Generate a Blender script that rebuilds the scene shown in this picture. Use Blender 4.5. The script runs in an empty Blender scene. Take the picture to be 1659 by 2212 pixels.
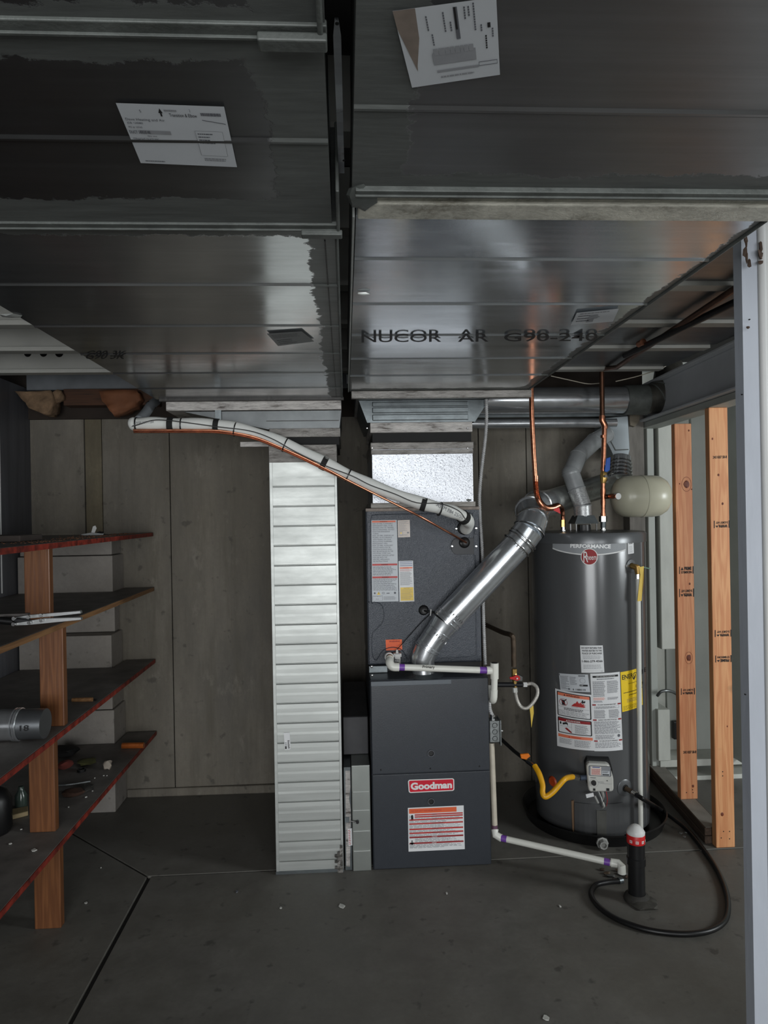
import bpy, bmesh, math, random
from mathutils import Vector, Matrix
from mathutils.geometry import tessellate_polygon
random.seed(7)
S = bpy.context.scene
C = S.collection

# ---------------------------------------------------------------- camera, light, exposure
FPX = 1500.0; YAW = math.atan(84.5/FPX); ROLL = 0.0175; EYE = 1.58
FW = Vector((math.sin(YAW), math.cos(YAW), 0)); R0 = Vector((math.cos(YAW), -math.sin(YAW), 0))
RT = R0*math.cos(ROLL) + Vector((0, 0, -math.sin(ROLL)))
UP = R0*math.sin(ROLL) + Vector((0, 0, math.cos(ROLL)))
cd = bpy.data.cameras.new('camera'); cam = bpy.data.objects.new('camera', cd); C.objects.link(cam)
cd.sensor_fit = 'HORIZONTAL'; cd.sensor_width = 36; cd.lens = FPX/1659*36; cd.clip_start = 0.02
mw = Matrix((RT, UP, -FW)).transposed().to_4x4(); mw.translation = (0, 0, EYE); cam.matrix_world = mw
S.camera = cam
S.view_settings.view_transform = 'Standard'; S.view_settings.look = 'None'; S.view_settings.gamma = 1
S.view_settings.use_curve_mapping = False; S.view_settings.exposure = 0.0
W = bpy.data.worlds.new('world'); S.world = W; W.use_nodes = True
W.node_tree.nodes['Background'].inputs[0].default_value = (.55, .62, .75, 1)
W.node_tree.nodes['Background'].inputs[1].default_value = .12

def area(name, loc, target, sx, sy, power, col=(1, 1, 1)):
    l = bpy.data.lights.new(name, 'AREA'); l.shape = 'RECTANGLE'; l.size = sx; l.size_y = sy
    l.energy = power; l.color = col
    o = bpy.data.objects.new(name, l); C.objects.link(o); o.location = loc
    d = Vector(target) - Vector(loc); o.rotation_euler = d.to_track_quat('-Z', 'Y').to_euler()
    return o
area('daylight_garage_door', (-.22, -3.3, 1.2), (-.22, 0, 1.2), 2.75, 2.0, 152, (.97, .99, 1.0))
area('daylight_rear_window', (2.05, -3.3, 1.55), (1.6, 3.7, 1.6), .9, 1.3, 50, (.95, .98, 1.0))
area('daylight_side_window', (3.95, 1.3, 1.55), (2.0, 3.2, 1.3), .9, .9, 66, (.93, .98, 1.0))

# ---------------------------------------------------------------- pixel -> point on a real plane
def ray(px, py): return FW + RT*((px-829.5)/FPX) + UP*((1106-py)/FPX)
def P(px, py, Y):
    d = ray(px, py); t = Y/d.y; return Vector((d.x*t, Y, EYE+d.z*t))
def Zp(px, py, z):
    d = ray(px, py); t = (z-EYE)/d.z; return Vector((d.x*t, d.y*t, z))
def Cyl(px, py, cx, cy, R):
    d = ray(px, py); a = d.x**2+d.y**2; b = -2*(d.x*cx+d.y*cy); c = cx*cx+cy*cy-R*R
    t = (-b-math.sqrt(max(b*b-4*a*c, 0)))/(2*a); return Vector((d.x*t, d.y*t, EYE+d.z*t))

# ---------------------------------------------------------------- materials
def sr(r, g, b):
    f = lambda v: (v/255/12.92) if v/255 <= .04045 else ((v/255+.055)/1.055)**2.4
    return (f(r), f(g), f(b), 1)
def tone(c, k): return (c[0]*k, c[1]*k, c[2]*k, 1)
def newmat(name):
    m = bpy.data.materials.new(name); m.use_nodes = True; nt = m.node_tree
    return m, nt, nt.nodes['Principled BSDF'], nt.nodes.new('ShaderNodeTexCoord').outputs['Object']
def mapping(nt, co, sc):
    n = nt.nodes.new('ShaderNodeMapping'); nt.links.new(co, n.inputs[0]); n.inputs['Scale'].default_value = sc
    return n.outputs[0]
def noise(nt, co, scale, detail=4, rough=.55):
    n = nt.nodes.new('ShaderNodeTexNoise'); nt.links.new(co, n.inputs['Vector']); n.inputs['Scale'].default_value = scale
    n.inputs['Detail'].default_value = detail; n.inputs['Roughness'].default_value = rough; return n.outputs[0]
def ramp(nt, fac, stops):
    n = nt.nodes.new('ShaderNodeValToRGB'); nt.links.new(fac, n.inputs[0]); e = n.color_ramp.elements
    while len(e) < len(stops): e.new(.5)
    for i, (p, c) in enumerate(stops): e[i].position = p; e[i].color = c if len(c) == 4 else (*c, 1)
    return n.outputs[0]
def rampv(nt, fac, a, b, v0=0, v1=1): return ramp(nt, fac, [(a, (v0, v0, v0, 1)), (b, (v1, v1, v1, 1))])
def mix(nt, fac, a, b, mode='MIX'):
    n = nt.nodes.new('ShaderNodeMix'); n.data_type = 'RGBA'; n.blend_type = mode
    for i, v in ((0, fac), (6, a), (7, b)):
        if hasattr(v, 'links'): nt.links.new(v, n.inputs[i])
        else: n.inputs[i].default_value = v
    return n.outputs[2]
def math_(nt, op, a, b=0.0, clamp=False):
    n = nt.nodes.new('ShaderNodeMath'); n.operation = op; n.use_clamp = clamp
    for i, v in ((0, a), (1, b)):
        if hasattr(v, 'links'): nt.links.new(v, n.inputs[i])
        else: n.inputs[i].default_value = v
    return n.outputs[0]
def bump(nt, b, h, strength, dist=.01):
    n = nt.nodes.new('ShaderNodeBump'); nt.links.new(h, n.inputs['Height']); n.inputs['Strength'].default_value = strength
    n.inputs['Distance'].default_value = dist; nt.links.new(n.outputs[0], b.inputs['Normal'])
MC = {}
def M(name, col, rough=.5, metal=0.0, var=.25, vs=9, bmp=0, bs=60, st=(1, 1, 1), spec=.5, rvar=0, coat=0):
    if name in MC: return MC[name]
    m, nt, b, co = newmat(name); co = mapping(nt, co, st)
    n = noise(nt, co, vs, 5)
    f = rampv(nt, n, .3, .72)
    nt.links.new(mix(nt, f, tone(col, 1-var), tone(col, 1+var*.5)), b.inputs['Base Color'])
    b.inputs['Metallic'].default_value = metal; b.inputs['Roughness'].default_value = rough
    b.inputs['Specular IOR Level'].default_value = spec; b.inputs['Coat Weight'].default_value = coat
    if rvar: nt.links.new(rampv(nt, noise(nt, co, vs*1.7, 5), .3, .7, max(rough-rvar, .03), rough+rvar), b.inputs['Roughness'])
    if bmp: bump(nt, b, noise(nt, co, bs, 3), bmp, .004)
    MC[name] = m; return m
def wood(name, c1, c2, axis=2, rough=.6, sc=1.0):
    m, nt, b, co = newmat(name)
    s = [26*sc, 26*sc, 26*sc]; s[axis] = 1.6*sc
    v = mapping(nt, co, s); w = noise(nt, v, 1.0, 3, .5)
    s2 = [90, 90, 90]; s2[axis] = 3
    fine = noise(nt, mapping(nt, co, s2), 1.0, 4, .6)
    wv = nt.nodes.new('ShaderNodeMath'); wv.operation = 'MULTIPLY'; nt.links.new(w, wv.inputs[0]); wv.inputs[1].default_value = 34
    sn = math_(nt, 'SINE', wv.outputs[0]); sn = math_(nt, 'MULTIPLY', sn, .22)
    f = math_(nt, 'ADD', math_(nt, 'ADD', sn, .35), math_(nt, 'MULTIPLY', fine, .45), True)
    c = mix(nt, f, c1, c2)
    k = noise(nt, mapping(nt, co, (7, 7, 7) if axis == 2 else (5, 5, 5)), 1.0, 1)
    c = mix(nt, rampv(nt, k, .70, .78, 0, .65), c, tone(c1, .35))
    nt.links.new(c, b.inputs['Base Color']); b.inputs['Roughness'].default_value = rough
    bump(nt, b, fine, .25, .002); return m
def concrete(name, c, stain=.5, bs=1.0, wet=.6, streak=True):
    m, nt, b, co = newmat(name)
    big = noise(nt, co, 1.4, 5, .6); mid = noise(nt, mapping(nt, co, (3, 3, .8 if streak else 3)), 2.2, 6, .65); fine = noise(nt, co, 45, 4, .7)
    col = mix(nt, rampv(nt, mid, .28, .72), tone(c, 1-stain*.75), tone(c, 1.2))
    col = mix(nt, rampv(nt, big, .35, .7, 0, .45), col, tone((c[0]*1.06, c[1], c[2]*.86), .8))
    col = mix(nt, rampv(nt, fine, .3, .8, .0, .35), col, tone(c, .55))
    if streak:
        stq = noise(nt, mapping(nt, co, (15, 15, 1.3)), 1.0, 5, .7); col = mix(nt, rampv(nt, stq, .50, .72, 0, .5), col, tone((c[0]*1.05, c[1], c[2]*.85), .45))
        col = mix(nt, rampv(nt, noise(nt, mapping(nt, co, (9, 9, 4)), 1.0, 6, .75), .58, .74, 0, .5), col, tone(c, 1.45))
    pits = noise(nt, co, 16, 3, .5)
    col = mix(nt, rampv(nt, pits, .64, .72, 0, .6), col, tone(c, .3))
    nt.links.new(col, b.inputs['Base Color'])
    nt.links.new(rampv(nt, mid, .3, .7, wet, min(1, wet+.25)), b.inputs['Roughness'])
    bump(nt, b, math_(nt, 'ADD', fine, math_(nt, 'MULTIPLY', mid, 1.5)), .35*bs, .006); return m
def duct(name, bands=(), col=sr(150, 154, 158), rough=.27, seal=sr(88, 91, 89), scuff=.25, brush=(2, 60, 60), dark_left=None, metal=.85):
    """galvanised sheet; bands = brushed-on grey duct sealer, (axis, lo, hi) in metres with ragged edges"""
    m, nt, b, co = newmat(name)
    br = noise(nt, mapping(nt, co, brush), 1.0, 4, .6); sc = noise(nt, mapping(nt, co, (2.5, 9, 9)), 1.0, 6, .7)
    blot = noise(nt, co, 5, 4, .6)
    base = mix(nt, rampv(nt, br, .3, .7), tone(col, .88), tone(col, 1.06))
    base = mix(nt, rampv(nt, blot, .42, .7, 0, scuff), base, tone(col, .6))
    rg = math_(nt, 'ADD', rampv(nt, sc, .35, .75, rough, rough+.13), rampv(nt, br, .3, .7, -.02, .03))
    colr = base
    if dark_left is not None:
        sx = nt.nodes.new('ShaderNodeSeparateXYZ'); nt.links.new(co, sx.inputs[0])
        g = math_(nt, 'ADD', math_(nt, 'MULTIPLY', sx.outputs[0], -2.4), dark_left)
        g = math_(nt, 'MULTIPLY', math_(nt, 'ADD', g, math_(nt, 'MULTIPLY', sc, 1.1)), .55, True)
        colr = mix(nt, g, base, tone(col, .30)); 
    if bands:
        sx = nt.nodes.new('ShaderNodeSeparateXYZ'); nt.links.new(co, sx.inputs[0])
        rag = math_(nt, 'MULTIPLY', math_(nt, 'ADD', noise(nt, mapping(nt, co, (16, 16, 16)), 1.0, 7, .75), -.5), .085)
        tot = None
        for ax, lo, hi in bands:
            v = math_(nt, 'ADD', sx.outputs[ax], rag)
            a = math_(nt, 'MULTIPLY', math_(nt, 'SUBTRACT', v, lo), 260, True)
            c2 = math_(nt, 'MULTIPLY', math_(nt, 'SUBTRACT', hi, v), 260, True)
            k = math_(nt, 'MINIMUM', a, c2); tot = k if tot is None else math_(nt, 'MAXIMUM', tot, k)
        strk = noise(nt, mapping(nt, co, (9, 70, 70)), 1.0, 4, .7)
        sc2 = mix(nt, rampv(nt, strk, .3, .7), tone(seal, .75), tone(seal, 1.15))
        colr = mix(nt, tot, colr, sc2)
        nt.links.new(math_(nt, 'SUBTRACT', metal, math_(nt, 'MULTIPLY', tot, metal-.1)), b.inputs['Metallic'])
        rg = math_(nt, 'ADD', rg, math_(nt, 'MULTIPLY', tot, .22))
        bump(nt, b, math_(nt, 'ADD', math_(nt, 'MULTIPLY', tot, .6), math_(nt, 'MULTIPLY', strk, math_(nt, 'MULTIPLY', tot, .5))), .3, .002)
    else:
        b.inputs['Metallic'].default_value = metal
        bump(nt, b, noise(nt, mapping(nt, co, (3, 5, 5)), 1.0, 1), .05, .02)
    nt.links.new(colr, b.inputs['Base Color']); nt.links.new(rg, b.inputs['Roughness'])
    return m
def tapefoil(name, c1, c2, metal=.6, rough=.38):
    m, nt, b, co = newmat(name)
    s = noise(nt, mapping(nt, co, (9, 9, 48)), 1.0, 7, .75)
    nt.links.new(ramp(nt, s, [(.34, c2), (.47, tone(c1, .8)), (.62, tone(c1, 1.15))]), b.inputs['Base Color'])
    b.inputs['Metallic'].default_value = metal; b.inputs['Roughness'].default_value = rough
    bump(nt, b, s, .7, .006); return m
galv_bright = duct('galvanised_bright', rough=.42, col=sr(176, 179, 176), scuff=.05, brush=(2, 30, 30), metal=.8)
galv = duct('galvanised', rough=.26)
galv_grey = M('galvanised_dull', sr(110, 116, 118), .42, .85, .3, 12, .1)
shiny = duct('galvanised_pipe', rough=.15, col=sr(206, 209, 212), scuff=.12, brush=(20, 20, 20))
spangle_m, nt, b, co = newmat('spangled_galvanised')
vor = nt.nodes.new('ShaderNodeTexVoronoi'); vor.inputs['Scale'].default_value = 110; nt.links.new(co, vor.inputs[0])
nt.links.new(mix(nt, rampv(nt, noise(nt, co, 220, 2), .59, .65), sr(158, 160, 164), sr(84, 86, 90)), b.inputs['Base Color'])
b.inputs['Metallic'].default_value = .85; b.inputs['Roughness'].default_value = .36
bump(nt, b, vor.outputs[0], .12, .003)
foil = tapefoil('foil_tape', sr(125, 122, 118), sr(62, 56, 50))
foil_w = tapefoil('torn_foil_tape', sr(176, 172, 168), sr(70, 62, 56), .3, .5)
foil_y = tapefoil('sealed_seam', sr(150, 150, 138), sr(92, 90, 78), .15, .55)
seal_grey = M('duct_sealer', sr(86, 90, 87), .55, .1, .35, 20, .3, 80)
seal_dark = M('dark_duct_sealer', sr(52, 50, 48), .5, .2, .4, 18, .3, 80)
wallc = concrete('foundation_concrete', sr(120, 115, 106), .6, 1, .7)
wallc2 = concrete('rough_patch_concrete', sr(118, 110, 92), .8, 2.2, .8)
leftc = M('coated_left_wall', sr(88, 89, 94), .5, 0, .35, 3, .1, 30, (6, 6, .4))
blockc = concrete('pier_concrete', sr(158, 153, 148), .25, .4, .75, False)
floorc = concrete('floor_concrete', sr(104, 102, 97), .28, .25, .5, False)
jointm = M('joint_dark', sr(38, 36, 34), .9)
ceilm = M('ceiling_dark', sr(40, 38, 36), .9)
furn = M('furnace_paint', sr(45, 49, 55), .34, .0, .06, 30, .10, 420, spec=.5)
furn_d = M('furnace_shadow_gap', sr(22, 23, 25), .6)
coilp = M('coil_cabinet_paint', sr(54, 59, 67), .25, .1, .06, 30, .5, 260)
heat = M('heater_paint', sr(90, 91, 92), .2, .25, .05, 3, .02, 12)
heatcap = M('heater_cap', sr(96, 98, 100), .3, .3, .1, 10)
black = M('black_rubber', sr(16, 16, 17), .4, 0, .2)
blackm = M('black_matte', sr(14, 14, 14), .8)
dots = M('ink', sr(18, 18, 20), .7); ink2 = M('ink_grey', sr(96, 98, 104), .8); ink3 = M('ink_pale', sr(140, 142, 146), .8)
paper = M('paper_white', sr(214, 215, 216), .7, 0, .06, 5); paper2 = M('paper_cool', sr(190, 194, 198), .7, 0, .08, 6)
paperg = M('paper_grey', sr(120, 122, 122), .6, 0, .2, 12); paperb = M('paper_warm', sr(206, 196, 188), .6, 0, .06)
tan = M('torn_paper_brown', sr(128, 116, 106), .8, 0, .25, 30)
orange = M('orange_print', sr(214, 92, 48), .5, 0, .06); red = M('red_print', sr(176, 44, 40), .5, 0, .08)
dred = M('dark_red_print', sr(140, 20, 26), .6, 0, .06); salmon = M('salmon_print', sr(222, 120, 88), .5, 0, .05)
yellow = M('yellow_print', sr(232, 196, 20), .5, 0, .05); logo = M('logo_red', sr(196, 14, 42), .35, 0, .04)
gold = M('yellow_pale_print', sr(222, 190, 84), .5, 0, .1, 30); blue = M('blue_print', sr(90, 104, 146), .5)
silver = M('silver_print', sr(140, 143, 146), .6, .0, .05); white = M('white_paint', sr(215, 215, 213), .5, 0, .06)
pvc = M('pvc_white', sr(214, 214, 206), .32, 0, .06, 12); purple = M('pvc_primer_purple', sr(112, 66, 158), .4, 0, .25, 40)
pvcdirty = M('pvc_aged', sr(186, 178, 162), .45, 0, .15, 20)
foam = M('pipe_insulation_white', sr(205, 206, 202), .6, 0, .06, 10, .1, 90)
foamg = M('pipe_insulation_grey', sr(120, 124, 128), .6, 0, .1)
copper = M('copper', sr(204, 138, 108), .28, 1, .35, 14, 0, 50, (3, 3, 6)); copperd = M('copper_aged', sr(104, 74, 58), .4, .9, .35, 16)
brass = M('brass', sr(196, 160, 96), .32, .9, .2, 30); chrome = M('chrome', sr(205, 205, 205), .18, 1, .1)
iron = M('black_iron', sr(44, 44, 46), .45, .5, .3); brownp = M('rusty_pipe', sr(86, 72, 58), .6, .4, .4, 30)
tankm = M('tank_cream', sr(186, 184, 164), .3, 0, .05, 4); bluep = M('blue_handle', sr(36, 92, 186), .4, 0, .1)
redp = M('red_plastic', sr(196, 28, 30), .4, 0, .1); orangep = M('orange_plastic', sr(222, 118, 26), .4, 0, .1)
hose_y = M('yellow_coated_hose', sr(226, 166, 24), .4, 0, .15, 25, .2, 60); greyp = M('grey_plastic', sr(150, 150, 146), .4, 0, .08)
ctrl = M('control_grey', sr(188, 188, 182), .4, 0, .06); vent_p = M('sealed_vent_grey', sr(142, 145, 146), .4, .15, .2, 14, .15, 60)
zinc = M('speckled_vent_zinc', sr(170, 172, 172), .35, .5, .45, 160, .2, 200)
joistm = M('joist_paint', sr(172, 172, 166), .55, .1, .16, 5); joistd = M('joist_dark', sr(58, 58, 58), .7, 0, .3)
beamp = M('beam_paint', sr(198, 202, 206), .5, 0, .12, 4, .06, 40)
wpaint = M('white_wall_boards', sr(190, 192, 184), .6, 0, .1, 5, .1, 50, (4, 4, 1)); wpaint2 = M('pale_wall_boards', sr(168, 172, 166), .6, 0, .12, 4)
studw = wood('fir_stud', sr(220, 160, 114), sr(184, 112, 72)); studw2 = wood('fir_stud_pale', sr(222, 168, 118), sr(188, 120, 76))
postw = wood('shelf_post_wood', sr(132, 86, 52), sr(92, 56, 34), 2, .35); shelfw = wood('shelf_edge_wood', sr(158, 118, 78), sr(112, 78, 48), 1)
platew = wood('bottom_plate_wood', sr(92, 74, 60), sr(58, 46, 38), 1, .8); platet = M('plate_top_dusty', sr(136, 132, 124), .8, 0, .25, 12)
rimw = wood('rim_board', sr(86, 54, 34), sr(50, 34, 24), 0, .8)
shelftop = M('shelf_surface', sr(108, 104, 100), .6, 0, .35, 10, .1, 50); rededge = M('red_edge_paint', sr(138, 46, 32), .6, 0, .8, 26)
insul = M('kraft_insulation', sr(128, 104, 80), .95, 0, .4, 26, .8, 60); insul2 = M('orange_kraft', sr(124, 78, 50), .8, 0, .25, 14, .3, 30)
wire = M('armoured_cable', sr(205, 205, 205), .35, .4, .2, 60); boxg = M('switch_box_steel', sr(142, 146, 146), .38, .85, .25, 40, .2, 60)
colm = M('post_paint', sr(186, 192, 202), .5, 0, .08, 3, .15, 14, (4, 4, 1)); colm2 = M('post_paint_light', sr(196, 197, 196), .5, 0, .1, 3, .2, 14, (4, 4, 1))
rust = M('chipped_paint', sr(78, 62, 52), .9, 0, .5, 40)

# ---------------------------------------------------------------- mesh helpers
def link(name, me, mats, parent=None, smooth=False):
    o = bpy.data.objects.new(name, me); C.objects.link(o)
    for m in (mats if isinstance(mats, (list, tuple)) else [mats]): me.materials.append(m)
    if smooth:
        for p in me.polygons: p.use_smooth = True
        try: me.set_sharp_from_angle(angle=.7)
        except Exception: pass
    if parent is not None:
        o.parent = parent; r = parent; off = Vector((0, 0, 0))
        while r is not None: off += r.location; r = r.parent
        o.location = -off
    return o
def root(name, label, cat, loc, group=None):
    o = bpy.data.objects.new(name, None); C.objects.link(o); o.location = loc; o.empty_display_size = .05
    o['label'] = label; o['category'] = cat
    if group: o['group'] = group
    return o
def tag(o, label, cat, group=None):
    o['label'] = label; o['category'] = cat
    if group: o['group'] = group
    return o
def struct(o): o['kind'] = 'structure'; return o
def bmo(name, bm, mats, parent=None, smooth=False):
    bmesh.ops.recalc_face_normals(bm, faces=bm.faces)
    me = bpy.data.meshes.new(name); bm.to_mesh(me); bm.free(); return link(name, me, mats, parent, smooth)
def addbox(bm, x0, x1, y0, y1, z0, z1, bev=0, mi=0, rot=None):
    r = bmesh.ops.create_cube(bm, size=1); v = r['verts']
    for q in v: q.co = Vector(((x0+x1)/2+q.co.x*(x1-x0), (y0+y1)/2+q.co.y*(y1-y0), (z0+z1)/2+q.co.z*(z1-z0)))
    if rot:
        c = Vector(((x0+x1)/2, (y0+y1)/2, (z0+z1)/2)); bmesh.ops.rotate(bm, verts=v, cent=c, matrix=rot)
    fs = set(f for q in v for f in q.link_faces)
    for f in fs: f.material_index = mi
    if bev: bmesh.ops.bevel(bm, geom=list(set(e for q in v for e in q.link_edges)), offset=bev, segments=2, affect='EDGES', profile=.5)
def box(name, x0, x1, y0, y1, z0, z1, m, parent=None, bev=0, rot=None):
    bm = bmesh.new(); addbox(bm, x0, x1, y0, y1, z0, z1, bev, 0, rot); return bmo(name, bm, m, parent, bev > .004)
def prism(name, pts, d, m, parent=None, bev=0, smooth=False):
    """pts: ring of 3-D points, extruded by vector d"""
    bm = bmesh.new(); a = [bm.verts.new(p) for p in pts]; c = [bm.verts.new(Vector(p)+Vector(d)) for p in pts]
    bm.faces.new(a); bm.faces.new(c[::-1]); n = len(pts)
    for i in range(n): bm.faces.new((a[i], a[(i+1) % n], c[(i+1) % n], c[i]))
    if bev: bmesh.ops.bevel(bm, geom=list(bm.edges), offset=bev, segments=1, affect='EDGES')
    return bmo(name, bm, m, parent, smooth)
def crom(pts, n=8):
    pts = [Vector(p) for p in pts]; out = []
    q = [pts[0]*2-pts[1]] + pts + [pts[-1]*2-pts[-2]]
    for i in range(1, len(q)-2):
        for k in range(n):
            t = k/n; a, b_, c, d = q[i-1], q[i], q[i+1], q[i+2]
            out.append(.5*((2*b_)+(c-a)*t+(2*a-5*b_+4*c-d)*t*t+(3*b_-a-3*c+d)*t**3))
    return out+[pts[-1]]
def addtube(bm, pts, r, seg=14, cap=True, mi=0):
    pts = [Vector(p) for p in pts]; n = len(pts)
    rs = r if isinstance(r, (list, tuple)) else [r]*n
    T = []
    for i in range(n):
        t = (pts[min(i+1, n-1)]-pts[max(i-1, 0)]); T.append(t.normalized() if t.length > 1e-9 else Vector((0, 0, 1)))
    u = T[0].orthogonal().normalized(); rings = []
    for i in range(n):
        if i:
            ax = T[i-1].cross(T[i])
            if ax.length > 1e-8: u = Matrix.Rotation(T[i-1].angle(T[i]), 3, ax.normalized()) @ u
        u = (u-T[i]*u.dot(T[i])).normalized(); w = T[i].cross(u)
        rings.append([bm.verts.new(pts[i]+(u*math.cos(2*math.pi*k/seg)+w*math.sin(2*math.pi*k/seg))*rs[i]) for k in range(seg)])
    for i in range(n-1):
        for k in range(seg):
            f = bm.faces.new((rings[i][k], rings[i][(k+1) % seg], rings[i+1][(k+1) % seg], rings[i+1][k])); f.material_index = mi
    if cap:
        for rg in (rings[0][::-1], rings[-1]):
            try: f = bm.faces.new(rg); f.material_index = mi
            except ValueError: pass
def tube(name, pts, r, m, parent=None, seg=14, smooth=True, cr=0, cap=True):
    if cr:
        n0 = len(pts); pts = crom(pts, cr)
    bm = bmesh.new(); addtube(bm, pts, r, seg, cap); return bmo(name, bm, m, parent, smooth)
def corrug(path, r, amp, pitch):
    """resample a path finely and return points + radii for ribbed hose"""
    L = [0]
    for a, b_ in zip(path, path[1:]): L.append(L[-1]+(b_-a).length)
    n = int(L[-1]/pitch*2); out = []; rr = []; j = 0
    for i in range(n+1):
        d = L[-1]*i/n
        while j < len(L)-2 and L[j+1] < d: j += 1
        t = (d-L[j])/max(L[j+1]-L[j], 1e-9); out.append(path[j].lerp(path[j+1], min(t, 1))); rr.append(r+(amp if i % 2 else 0))
    return out, rr
def lathe(name, prof, c, m, parent=None, seg=48, axis='Z', a0=0, a1=2*math.pi, smooth=True, dirv=None):
    """prof: (radius, height) pairs about axis through c"""
    bm = bmesh.new(); rows = []
    full = abs(a1-a0-2*math.pi) < 1e-6; ns = seg if full else seg+1
    for r, h in prof:
        rows.append([bm.verts.new((r*math.cos(a0+(a1-a0)*k/seg), r*math.sin(a0+(a1-a0)*k/seg), h)) for k in range(ns)])
    for i in range(len(rows)-1):
        for k in range(seg):
            k2 = (k+1) % ns
            bm.faces.new((rows[i][k], rows[i][k2], rows[i+1][k2], rows[i+1][k]))
    bmesh.ops.remove_doubles(bm, verts=bm.verts, dist=1e-6)
    dv = Vector(dirv) if dirv is not None else {'Z': Vector((0, 0, 1)), 'X': Vector((1, 0, 0)), 'Y': Vector((0, 1, 0))}[axis]
    mt = Matrix.Translation(Vector(c)) @ dv.to_track_quat('Z', 'Y').to_matrix().to_4x4()
    bmesh.ops.transform(bm, verts=bm.verts, matrix=mt)
    return bmo(name, bm, m, parent, smooth)
def disc(name, c, n, r, th, m, parent, seg=20):
    n = Vector(n).normalized(); return tube(name, [Vector(c), Vector(c)+n*th], r, m, parent, seg, True)
def blob(name, c, s, m, parent=None, amp=.25, sub=2, seed=0):
    bm = bmesh.new(); bmesh.ops.create_icosphere(bm, subdivisions=sub, radius=1); rd = random.Random(seed)
    for v in bm.verts:
        k = 1+rd.uniform(-amp, amp); v.co = Vector((c[0]+v.co.x*s[0]*k, c[1]+v.co.y*s[1]*k, c[2]+v.co.z*s[2]*k))
    return bmo(name, bm, m, parent, True)
def screw(parent, c, n, r=.005, m=None, name='screw'):
    n = Vector(n).normalized(); c = Vector(c)
    return tube(name, [c, c+n*.002, c+n*.0035], [r, r, r*.55], m or chrome, parent, 10)

# ---------------------------------------------------------------- printed labels
def bil(c):
    a, b_, d, e = [Vector(q) for q in c]   # TL, TR, BR, BL
    return lambda s, t: (a.lerp(b_, s)).lerp(e.lerp(d, s), t)
def planar(c, n):
    f = bil(c); n = Vector(n).normalized(); return lambda s, t, l: f(s, t)+n*(.0008+.0005*l)
def cylmap(pc, cx, cy, R):
    q = []
    for p in pc:
        h = Cyl(p[0], p[1], cx, cy, R); q.append(Vector((math.atan2(h.y-cy, h.x-cx), h.z, 0)))
    f = bil(q)
    def g(s, t, l):
        v = f(s, t); r = R+.0009+.0005*l; return Vector((cx+r*math.cos(v.x), cy+r*math.sin(v.x), v.y))
    g.curved = 12
    return g
TC = {}
def glyphs(txt, bold=0):
    k = (txt, bold)
    if k not in TC:
        cu = bpy.data.curves.new('t', 'FONT'); cu.body = txt; cu.size = 1; cu.resolution_u = 3; cu.offset = bold
        ob = bpy.data.objects.new('t', cu); me = bpy.data.meshes.new_from_object(ob)
        vs = [v.co.copy() for v in me.vertices]; fs = [tuple(p.vertices) for p in me.polygons]
        bpy.data.objects.remove(ob); bpy.data.meshes.remove(me); bpy.data.curves.remove(cu)
        x0 = min(v.x for v in vs); x1 = max(v.x for v in vs); y0 = min(v.y for v in vs); y1 = max(v.y for v in vs)
        TC[k] = ([((v.x-x0)/(x1-x0), 1-(v.y-y0)/(y1-y0)) for v in vs], fs)
    return TC[k]
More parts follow.
